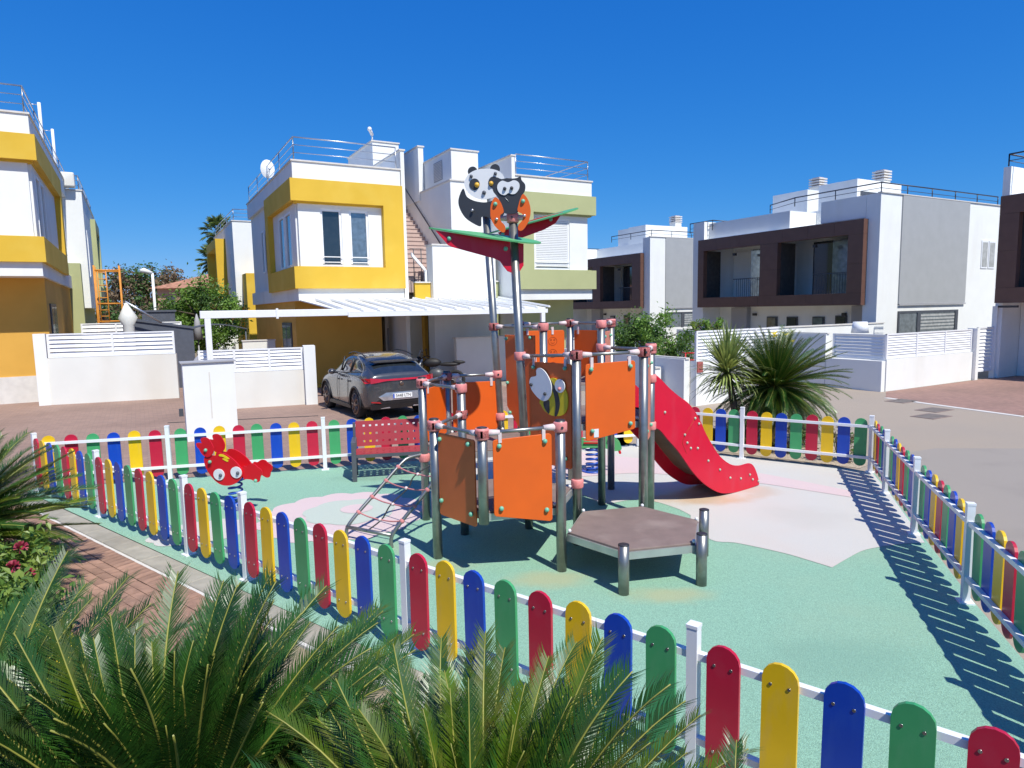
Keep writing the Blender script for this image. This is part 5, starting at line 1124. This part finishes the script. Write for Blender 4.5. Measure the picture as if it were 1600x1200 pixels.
def tree(label, x, y, zc, rad, n, size, seed, mats, trunk_h=None, cat='tree', name='tree', clumps=40, lean=0, group=None, tr=.09):
    rnd = random.Random(seed); t = thing(name, label, cat, (x, y, 0), group=group); b = MB(); h = trunk_h or zc
    b.tube(cr([(x, y, 0), (x+lean*.5, y, h*.5), (x+lean, y, h)], 5, False), [tr*(1-.05*i) for i in range(11)], 8)
    for k in range(7):
        d = Vector((rnd.gauss(0, 1), rnd.gauss(0, 1), abs(rnd.gauss(.4, .5)))).normalized(); b.tube([(x+lean*.8, y, h*.8), (x+lean+d.x*rad[0]*.4, y+d.y*rad[1]*.4, zc+d.z*rad[2]*.2), (x+lean+d.x*rad[0]*.85, y+d.y*rad[1]*.85, zc+d.z*rad[2]*.8)], [tr*.45, tr*.3, tr*.08], 6)
    b.build('trunk', M['bark'], t); b = MB(); leaf_cloud(b, (x+lean, y, zc), rad, n, size, rnd, clumps); b.build('crown', mats, t); return t
lx, ly = w2(14.9, 17.2)
tree('round bright green lemon tree behind the long grey wall', lx, ly, 1.40, (1.5, 1.1, 1.02), 9000, .13, 21, [M['treel'], M['treeg']], clumps=80)
lx, ly = w2(17.6, 17.4)
tree('small bright shrub behind the tall white louvre', lx, ly, 1.75, (.8, .5, .45), 1600, .12, 22, [M['treel'], M['bushl']], clumps=24, cat='shrub', name='shrub')
tx, ty = w2(2.9, 36.2)
tree('broad green fig tree between the two yellow villas', tx, ty, 2.6, (1.9, 1.6, 1.75), 8000, .2, 23, [M['treel'], M['treeg']], clumps=70, tr=.16, group='trees between the villas')
tx, ty = w2(2.0, 40)
tree('paler shrubby tree beside the white street lamp', tx, ty, 1.9, (2.0, 1.2, 1.3), 4500, .2, 24, [M['treel'], M['bushl']], clumps=50, tr=.12, group='trees between the villas')
tree('large brownish tree far behind the orange scaffold', -35.0, 64, 4.4, (5.0, 3, 2.9), 9000, .38, 25, [M['treeb'], M['treeg']], clumps=120, tr=.3, group='trees far behind the villas')
tree('dark green tree low behind the closed parasol', -27.0, 48, 2.0, (3.2, 2.2, 1.7), 6000, .3, 26, [M['treeg'], M['treeb']], clumps=80, tr=.2, group='trees far behind the villas')
tree('leafy green tree in front of the terracotta roofed house', -22.6, 50, 2.4, (2.6, 2, 1.7), 5000, .3, 27, [M['treel'], M['treeg']], clumps=70, tr=.2, group='trees far behind the villas')
b = MB(); rnd = random.Random(40)
for i in range(26): leaf_cloud(b, (-60+i*3.1, 78+rnd.uniform(-4, 4), rnd.uniform(.8, 1.6)), (2.4, 1.5, rnd.uniform(.9, 1.6)), 420, .6, rnd, 14)
tag(b.build('far_wood', [M['treeg'], M['treeb']]), 'low dark line of far trees beyond the estate', 'wood', kind='stuff')
# fan palms
def fan_mesh(seed):
    rnd = random.Random(seed); b = MB(); b.tube([(0, 0, 0), (.5, 0, .06), (.95, 0, 0)], [.02, .015, .01], 5, m=1); c = Vector((.95, 0, 0))
    for k in range(26):
        a = radians(-125+250*k/25); d = Vector((cos(a), sin(a), -.05)); L = .78*(1-.25*abs(a)/2.2)*rnd.uniform(.9, 1.08); s = Vector((-sin(a), cos(a), 0))*.035; m_ = c+d*L*.55; e = c+d*L+Vector((0, 0, -.22*L*rnd.uniform(.6, 1.6)))
        b.add([c, m_-s, e, m_+s], [(0, 1, 2), (0, 2, 3)], 0)
    o = b.build('fan_leaf', [M['palmf'], M['rachis']]); me = o.data; bpy.data.objects.remove(o); return me
M['palmf'] = mat('fan_palm_leaf', (.15, .21, .06), .45, var=.3, rnd=.25, trans=.2)
FAN = [fan_mesh(1), fan_mesh(2)]
def fanpalm(label, x, y, h, s, n, seed):
    rnd = random.Random(seed); t = thing('fan_palm', label, 'palm tree', (x, y, 0), group='fan palms'); b = MB(); b.tube([(x, y, 0), (x, y, h*.5), (x, y, h)], [.2*s, .16*s, .14*s], 10); b.build('trunk', M['bark'], t)
    for i in range(n):
        az = 2*pi*((i*.618034) % 1); el = radians(80-130*(i/n)+rnd.uniform(-8, 8)); inst(FAN[i % 2], 'fan_leaf', t, (0, 0, h), (Matrix.Rotation(az, 3, 'Z') @ Matrix.Rotation(-el, 3, 'Y')).to_euler(), (s*rnd.uniform(.85, 1.1),)*3)
fanpalm('left and larger of the two far fan palms above the terracotta roof', -30.4, 70, 8.2, 1.25, 34, 31); fanpalm('right and smaller of the two far fan palms above the terracotta roof', -28.2, 70, 7.9, 1.05, 28, 32)
fanpalm('fan palm rising behind the railing of the far yellow villa', -22.3, 52, 8.9, .85, 30, 33)
# flowering bush at the left and small bed plants
def bush(label, x, y, rad, zc, n, size, seed, mats, fl=(), name='shrub', cat='shrub', group=None, clumps=40):
    rnd = random.Random(seed); t = thing(name, label, cat, (x, y, .02), group=group); b = MB(); leaf_cloud(b, (x, y, zc), rad, n, size, rnd, clumps, shell=.3); b.build('foliage', mats, t)
    b = MB()
    for k in range(9): d = Vector((rnd.gauss(0, 1), rnd.gauss(0, 1), 0)); b.tube([(x, y, .02), (x+d.x*rad[0]*.5, y+d.y*rad[1]*.5, zc+rad[2]*.4)], .008, 5)
    b.build('stems', M['bark'], t)
    for (dx_, dy_, dz_, r_) in fl:
        b = MB(); c = Vector((x+dx_, y+dy_, zc+dz_))
        for k in range(60):
            d = Vector((rnd.gauss(0, 1), rnd.gauss(0, 1), rnd.gauss(.4, 1))).normalized(); s_ = d.orthogonal().normalized()*r_*.16; q = c+d*r_; b.add([c+d*r_*.3-s_, c+d*r_*.3+s_, q+s_*.6, q-s_*.6], [(0, 1, 2, 3)], 0)
        b.build('flower_head', M['flower'], t)
    return t
bush('leafy bush with dark red flower heads below the left sago palm', -4.15, 5.0, (.62, .5, .45), .42, 5200, .085, 41, [M['bushg'], M['bushl']], fl=[(.12, -.12, .34, .07), (.24, .1, .38, .05), (.28, -.05, .28, .05), (-.42, -.25, .22, .06), (.36, 0, .2, .045)], clumps=70)
bush('light green bush at the left edge in front of the dark red flowers', -4.35, 4.3, (.5, .4, .3), .30, 2600, .075, 42, [M['bushl'], M['bushg']], clumps=40)
bush('small yellow flowered succulent between bush and sago palm', -3.35, 4.45, (.3, .25, .18), .25, 1300, .06, 43, [M['bushl'], M['yflow']], clumps=24, name='succulent', cat='plant')
bush('pale green groundcover succulents in the near bed', -2.5, 3.6, (.5, .35, .14), .18, 1500, .06, 44, [M['bushl'], M['bushg']], clumps=30, name='succulent', cat='plant')
for i, (x, y, r_, lab) in enumerate([(4.85, 11.35, .42, 'dry twiggy shrub under the round sago palm'), (5.35, 10.75, .36, 'dry twiggy shrub at the fence corner post'), (4.3, 11.75, .3, 'low shrub behind the post left of the sago trunk')]):
    bush(lab, x, y, (r_, r_*.7, .34), .32, 900, .05, 50+i, [M['bushg'], M['treeb']], clumps=24)
t = thing('strelitzia', 'orange yellow flowering shoots above the round sago palm', 'flowering plant', (5.9, 13.0, 0)); b = MB(); rnd = random.Random(9)
for k in range(7):
    x, y = 5.45+rnd.uniform(-.2, .25), 13.3+rnd.uniform(-.3, .3); z = rnd.uniform(1.5, 2.0); b.tube([(x, y, 0), (x, y, z)], .008, 4, m=1); d = Vector((rnd.gauss(0, 1), rnd.gauss(0, 1), .6)).normalized()
    for j in range(6): q = Vector((rnd.gauss(0, 1), rnd.gauss(0, 1), .7)).normalized()*.10; s_ = q.orthogonal().normalized()*.02; c = Vector((x, y, z)); b.add([c-s_, c+s_, c+q], [(0, 1, 2)], 0)
b.build('shoots', [M['yflow'], M['bushg']], t)
t = thing('garden_chair', 'red framed garden chair behind the long grey wall', 'chair', (*w2(15.3, 15.2), 0)); x, y = w2(15.0, 15.6); OFF[t.name] = Vector((x, y, 0)); t.location = (x, y, 0); b = MB()
for dx_ in (0, .5): b.tube([(x+dx_, y, 0), (x+dx_, y, 1.12), (x+dx_, y+.4, 1.12)], .02, 6)
b.tube([(x, y, 1.12), (x+.5, y, 1.12)], .02, 6); b.tube([(x, y, .9), (x+.5, y, .9)], .02, 6); b.build('frame', M['reds'], t); b = MB(); b.box(x, x+.5, y, y+.45, .45, .48); b.build('seat', M['slate'], t)
# small items: hose ring / black planter edges behind the back fence
t = thing('planter_box', 'long black planter edge on the gravel behind the back fence', 'planter', (3.0, 12.3, 0)); b = MB(); b.obox((3.75, 12.45, .14), (.75, -.28, 0), (.02, .05, 0), .14); b.build('edge', M['black'], t)
# ================================================================ CAR
def car():
    # local: x = forward, y = left, origin on the ground under the rear axle
    t = thing('parked_car', 'dark grey coupe suv parked under the carport, seen from behind', 'car', (0, 0, 0))
    SX = .93
    # stations: x, [ (halfwidth, z) x 11 ] from sill to roof centre
    st = [(-.92, [(.55,.42),(.70,.46),(.74,.55),(.75,.68),(.74,.80),(.72,.90),(.68,.96),(.62,.98),(.50,1.0),(.30,1.0),(0,1.0)]),
          (-.86, [(.72,.26),(.82,.32),(.86,.48),(.87,.66),(.86,.84),(.83,.96),(.78,1.02),(.70,1.05),(.55,1.06),(.30,1.07),(0,1.07)]),
          (-.62, [(.80,.22),(.89,.30),(.92,.50),(.925,.70),(.915,.90),(.88,1.02),(.80,1.08),(.70,1.17),(.58,1.22),(.32,1.24),(0,1.245)]),
          (-.25, [(.82,.20),(.91,.28),(.935,.50),(.94,.72),(.93,.92),(.89,1.03),(.80,1.10),(.70,1.29),(.60,1.37),(.34,1.41),(0,1.42)]),
          (.20, [(.82,.20),(.91,.27),(.935,.50),(.935,.72),(.92,.90),(.88,1.01),(.80,1.08),(.70,1.36),(.60,1.46),(.34,1.495),(0,1.50)]),
          (.75, [(.82,.20),(.90,.26),(.92,.48),(.92,.70),(.905,.87),(.87,.99),(.80,1.05),(.69,1.37),(.59,1.485),(.34,1.52),(0,1.525)]),
          (1.30, [(.82,.20),(.90,.26),(.915,.48),(.915,.70),(.90,.86),(.865,.97),(.80,1.02),(.69,1.35),(.585,1.46),(.34,1.495),(0,1.50)]),
          (1.75, [(.82,.20),(.90,.26),(.915,.48),(.915,.70),(.90,.86),(.865,.96),(.81,1.01),(.71,1.22),(.61,1.32),(.34,1.36),(0,1.37)]),
          (2.25, [(.82,.20),(.905,.27),(.92,.48),(.92,.70),(.905,.85),(.87,.94),(.81,.985),(.76,1.0),(.66,1.04),(.36,1.07),(0,1.08)]),
          (2.70, [(.82,.20),(.91,.28),(.93,.50),(.93,.70),(.91,.82),(.86,.89),(.80,.93),(.72,.95),(.60,.97),(.34,.99),(0,1.0)]),
          (3.15, [(.78,.22),(.87,.28),(.90,.48),(.90,.66),(.87,.76),(.82,.82),(.76,.86),(.68,.88),(.55,.90),(.30,.92),(0,.925)]),
          (3.45, [(.60,.28),(.74,.32),(.78,.46),(.78,.60),(.75,.68),(.71,.73),(.65,.76),(.58,.78),(.46,.79),(.26,.80),(0,.80)])]
    n = len(st[0][1]); vs = []; 
    for x, pr in st: vs += [(x*SX, w, z) for w, z in pr]
    for x, pr in st: vs += [(x*SX, -w, z) for w, z in pr]
    m = len(st); b = MB(); F = []; MI = []
    for i in range(m-1):
        for j in range(n-1):
            g = 0
            if j == 6 and 3 <= i <= 7: g = 1                # side glass
            if i in (1, 2) and j in (7, 8, 9): g = 1        # rear window
            if i in (7,) and j in (7, 8, 9): g = 1          # windscreen
            if j == 0: g = 2
            a, c, d, e = i*n+j, (i+1)*n+j, (i+1)*n+j+1, i*n+j+1
            F.append((a, e, d, c)); MI.append(g); o = m*n; F.append((a+o, c+o, d+o, e+o)); MI.append(g)
    o = m*n
    F.append(tuple(list(range(n))[::-1]+[o+j for j in range(n)][:-1])); MI.append(0)
    k0 = (m-1)*n; F.append(tuple([k0+j for j in range(n)]+[o+k0+j for j in reversed(range(n-1))])); MI.append(0)
    for i in range(m-1): F.append((i*n, (i+1)*n, o+(i+1)*n, o+i*n)); MI.append(2)
    k = len(b.v); b.v += vs
    for f, g in zip(F, MI): b.f.append(list(f)); b.m.append(g); b.s.append(True)
    body = b.build('body', [M['carp'], M['glass'], M['carb']], t)
    me = body.data; import bmesh
    bm = bmesh.new(); bm.from_mesh(me); bmesh.ops.remove_doubles(bm, verts=bm.verts, dist=.0005); bmesh.ops.recalc_face_normals(bm, faces=bm.faces)
    bmesh.ops.subdivide_edges(bm, edges=bm.edges, cuts=1, use_grid_fill=True, smooth=.0) if False else None
    bm.to_mesh(me); bm.free()
    sb = body.modifiers.new('smooth', 'SUBSURF'); sb.levels = 2; sb.render_levels = 2
    cut = MB(); AX = (0.0, 2.68*SX*.985)
    for ax_ in AX:
        for s in (-1, 1): cut.tube([(ax_, s*.60, .345), (ax_, s*1.1, .345)], .385, 36)
    co = cut.build('cutter', M['carb']); co.name = 'cutter'
    md = body.modifiers.new('arches', 'BOOLEAN'); md.operation = 'DIFFERENCE'; md.object = co; md.solver = 'EXACT'
    dg = bpy.context.evaluated_depsgraph_get(); ev = bpy.data.meshes.new_from_object(body.evaluated_get(dg)); body.modifiers.clear(); body.data = ev; bpy.data.objects.remove(co)
    if len(ev.materials) == 0:
        for q in ('carp', 'glass', 'carb'): ev.materials.append(M[q])
    for ax_ in AX:
        for s in (-1, 1):
            w = MB(); y = s*.82; w.tube([(ax_, y-s*.10, .345), (ax_, y-s*.09, .345), (ax_, y+s*.07, .345), (ax_, y+s*.095, .345)], [.30, .345, .345, .315], 36); w = w.build('wheel', M['tyre'], t)
            r = MB(); r.tube([(ax_, y+s*.085, .345), (ax_, y+s*.10, .345)], [.245, .24], 30, m=1)
            for k in range(5):
                a = 2*pi*k/5+.3; d = Vector((cos(a), 0, sin(a))); e = Vector((-sin(a), 0, cos(a)))
                for q in (-.045, .045): p0 = Vector((ax_, y+s*.105, .345))+e*q*.5; r.tube([tuple(p0), tuple(p0+d*.23+e*q*1.1)], .02, 6)
            r.tube([(ax_+.24*cos(2*pi*k/30), y+s*.10, .345+.24*sin(2*pi*k/30)) for k in range(30)], .016, 6, closed=True); r.tube([(ax_, y+s*.09, .345), (ax_, y+s*.125, .345)], .055, 14); r.build('rim', [M['alloy'], M['carb']], w)
            g = MB(); g.tube([(ax_+.40*cos(a), s*(.925-.03*abs(sin(a))**4*0), .345+.40*sin(a)) for a in [pi*k/18 for k in range(-1, 20)]], .028, 6); g.build('arch_trim', M['carb'], t)
    def sb_(name, m_, pts, ring=0): pass
    # rear: lamp bar, lamps, plate, bumper insert, tailpipes, spoiler
    from mathutils.bvhtree import BVHTree
    bv = BVHTree.FromPolygons([v.co.copy() for v in ev.vertices], [list(p.vertices) for p in ev.polygons])
    def xr(y, z):
        h = bv.ray_cast(Vector((-3, y, z)), Vector((1, 0, 0)))[0]
        return h.x-.002 if h is not None else -.7
    def xr_old(y, z):   # rear surface x for a half width and height
        return (-.895+.0*abs(y)+ (abs(y)**4)*.16 + (max(0, z-.72)*.10) + max(0, .62-z)*.12)*SX
    g = MB(); N = 16
    for i in range(N):
        y0, y1 = -.80+1.6*i/N, -.80+1.6*(i+1)/N; h = lambda y: .022+.05*max(0, (abs(y)-.42)/.38); 
        P = [(xr(y0, .93)-.03, y0, .935-h(y0)), (xr(y1, .93)-.03, y1, .935-h(y1)), (xr(y1, .93)-.012, y1, .935+h(y1)*.8), (xr(y0, .93)-.012, y0, .935+h(y0)*.8)]
        g.add(P+[(p[0]+.08, p[1], p[2]) for p in P], [(0, 3, 2, 1), (4, 5, 6, 7), (0, 1, 5, 4), (3, 7, 6, 2), (0, 4, 7, 3), (1, 2, 6, 5)])
    g.build('tail_light', M['lampr'], t)
    for s in (-1, 1):
        g = MB(); g.extr([(-.55*SX, s*.925, .97), (-.76*SX, s*.90, .99), (-.86*SX, s*.80, .98), (-.86*SX, s*.80, .88), (-.78*SX, s*.895, .87)], (-.02, s*.02, 0)); g.build('tail_light', M['lampr'], t)
        g = MB(); g.extr([(xr(.6, .42)-.03, s*.55, .40), (xr(.8, .42)-.03, s*.80, .43), (xr(.8, .44)-.03, s*.80, .455), (xr(.6, .44)-.03, s*.60, .44)], (.05, 0, 0)); g.build('reflector', M['lampr'], t)
        g = MB(); g.extr([(xr(.5, .3)-.035, s*.30, .27), (xr(.6, .3)-.035, s*.56, .27), (xr(.6, .3)-.035, s*.60, .335), (xr(.5, .3)-.035, s*.34, .335)], (.06, 0, 0)); bevel(g.build('exhaust', M['chrome'], t), .01, 2)
    g = MB(); g.extr([(xr(0, .55)-.012, -.50, .46), (xr(0, .55)-.012, .50, .46), (xr(.5, .6)-.016, .62, .55), (xr(.5, .6)-.004, .42, .64), (xr(.5, .6)-.004, -.42, .64), (xr(.5, .6)-.016, -.62, .55)], (.06, 0, 0)); g.build('bumper_insert', M['chrome'], t)
    pl = MB(); px_ = xr(0, .55)-.03; pl.box(px_-.012, px_, -.26, .26, .50, .61); pl = bevel(pl.build('number_plate', M['plate'], t), .004, 1)
    g = MB(); g.box(px_-.014, px_-.0125, .215, .255, .504, .606); g.build('plate_band', M['plateb'], pl)
    tc = bpy.data.curves.new('plate_text', 'FONT'); tc.body = '5448 LTN'; tc.size = .098; tc.align_x = 'CENTER'; tc.align_y = 'CENTER'; tc.extrude = .001
    to = bpy.data.objects.new('plate_text', tc); COL.objects.link(to); bpy.context.view_layer.update(); tm = bpy.data.meshes.new_from_object(to.evaluated_get(bpy.context.evaluated_depsgraph_get())); bpy.data.objects.remove(to)
    tm.materials.clear(); tm.materials.append(M['black']); to = bpy.data.objects.new('plate_text', tm); COL.objects.link(to); to.parent = pl; to.matrix_local = Matrix(((0, 0, -1, px_-.0145), (-1, 0, 0, -.02), (0, 1, 0, .555), (0, 0, 0, 1)))
    g = MB(); g.extr([(xr(.5, .3)-.02, -.78, .26), (xr(.5, .3)-.02, .78, .26), (xr(.5, .36)-.018, .82, .37), (xr(.5, .36)-.018, -.82, .37)], (.10, 0, 0)); g.build('diffuser', M['carb'], t)
    g = MB(); g.extr([(-.42*SX, -.66, 1.335), (-.42*SX, .66, 1.335), (-.60*SX, .60, 1.305), (-.60*SX, -.60, 1.305)], (0, 0, .028)); bevel(g.build('spoiler', M['carb'], t), .01, 2)
    g = MB(); g.ball((xr(0, .84)-.01, 0, .83), (.012, .06, .05), 12, 8); g.build('badge', M['alloy'], t)
    for s in (-1, 1):
        g = MB(); g.tube(cr([(1.35*SX, s*.60, 1.475), (.9*SX, s*.615, 1.53), (.3*SX, s*.62, 1.505), (-.1*SX, s*.64, 1.43)], 5, False), .016, 6); g.build('roof_rail', M['carb'], t)
        g = MB(); g.ball((1.62*SX, s*1.02, 1.03), (.09, .10, .07), 14, 10); g.tube([(1.62*SX, s*.86, .99), (1.62*SX, s*.98, 1.01)], .025, 8); g.build('wing_mirror', M['carp'], t)
        for x in (.45, 1.30): g = MB(); g.ball(((x)*SX, s*.938, .86), (.085, .022, .02), 12, 8); g.build('door_handle', M['carb'], t)
        for x in (.56, 1.47):
            g = MB(); g.tube([((x+.01)*SX, s*.915, .30), (x*SX, s*.941, .50), (x*SX, s*.940, .72), (x*SX, s*.926, .87), (x*SX, s*.89, .985)], .006, 4); g.build('door_seam', M['black'], t)
        g = MB(); g.tube(cr([(-.3*SX, s*.815, 1.10), (.3*SX, s*.83, 1.065), (1.2*SX, s*.83, 1.02), (1.95*SX, s*.82, 1.0)], 4, False), .010, 6); g.build('window_trim', M['carb'], t)
        for x in (.62, 1.42): g = MB(); g.tube([(x*SX, s*.815, 1.06), (x*SX, s*.70, 1.40)], .022, 6); g.build('door_pillar', M['carb'], t)
        g = MB(); g.obox((1.33*SX, s*.905, .25), (.95*SX, 0, 0), (0, .025, 0), .045); g.build('sill', M['carb'], t)
    return t
c_ = car()
ca, cb_ = Vector(gp(556, 654)), Vector(gp(512, 638)); dv = (cb_-ca).normalized()
rgt = Vector((dv.y, -dv.x)); org = ca+rgt*.90
c_.location = (org.x, org.y, .006); c_.rotation_euler = (0, 0, atan2(dv.y, dv.x)); c_.scale = (.93, .97, 1.04)
# motorbike beyond the car
def moto():
    t = thing('motorbike', 'black motorbike with a windscreen and mirrors behind the grey car', 'motorbike', (0, 0, 0))
    for x in (0, 1.35):
        w = MB(); w.tube([(x+.27*cos(2*pi*k/28), 0, .33+.27*sin(2*pi*k/28)) for k in range(28)], .055, 8, closed=True); w = w.build('wheel', M['tyre'], t)
        r = MB(); r.tube([(x, -.04, .33), (x, .04, .33)], .07, 12)
        for k in range(6): a = pi*k/3; r.tube([(x, 0, .33), (x+.24*cos(a), 0, .33+.24*sin(a))], .012, 5)
        r.build('rim', M['steel'], w)
    b = MB(); b.ball((.62, 0, .52), (.26, .17, .20), 14, 10); b.build('engine', M['dframe'], t)
    b = MB(); b.ball((.75, 0, .90), (.30, .16, .15), 16, 10); b.build('fuel_tank', M['black'], t)
    b = MB(); b.ball((.20, 0, .84), (.38, .14, .07), 16, 8); b.ball((-.12, 0, .90), (.22, .10, .06), 12, 8); b.build('seat', M['black'], t)
    b = MB(); b.tube([(1.35, .09, .33), (1.08, .09, 1.02)], .025, 8); b.tube([(1.35, -.09, .33), (1.08, -.09, 1.02)], .025, 8); b.build('fork', M['steeld'], t)
    b = MB(); b.ball((1.18, 0, .98), (.10, .13, .13), 14, 10); b.build('headlamp', M['black'], t)
    b = MB(); b.tube(cr([(.86, .40, 1.06), (.98, .30, 1.10), (1.06, .10, 1.06), (1.06, -.10, 1.06), (.98, -.30, 1.10), (.86, -.40, 1.06)], 4, False), .016, 8); b.build('handlebar', M['black'], t)
    for s in (-1, 1):
        b = MB(); b.tube([(.95, s*.32, 1.10), (1.0, s*.40, 1.26)], .009, 6); b.ball((1.0, s*.42, 1.30), (.025, .075, .05), 12, 8); b.build('mirror', M['black'], t)
    b = MB(); b.extr([(1.24, -.17, 1.02), (1.24, .17, 1.02), (1.10, .14, 1.36), (1.10, -.14, 1.36)], (-.008, 0, 0)); b.build('windscreen', M['glass'], t)
    b = MB(); b.tube([(.3, -.16, .35), (-.35, -.18, .48)], .05, 10); b.build('exhaust', M['chrome'], t)
    return t
mo = moto(); mx_, my_ = w2(9.0, 19.9); mo.location = (mx_, my_, .006); mo.rotation_euler = (0, radians(0), TH+radians(150))
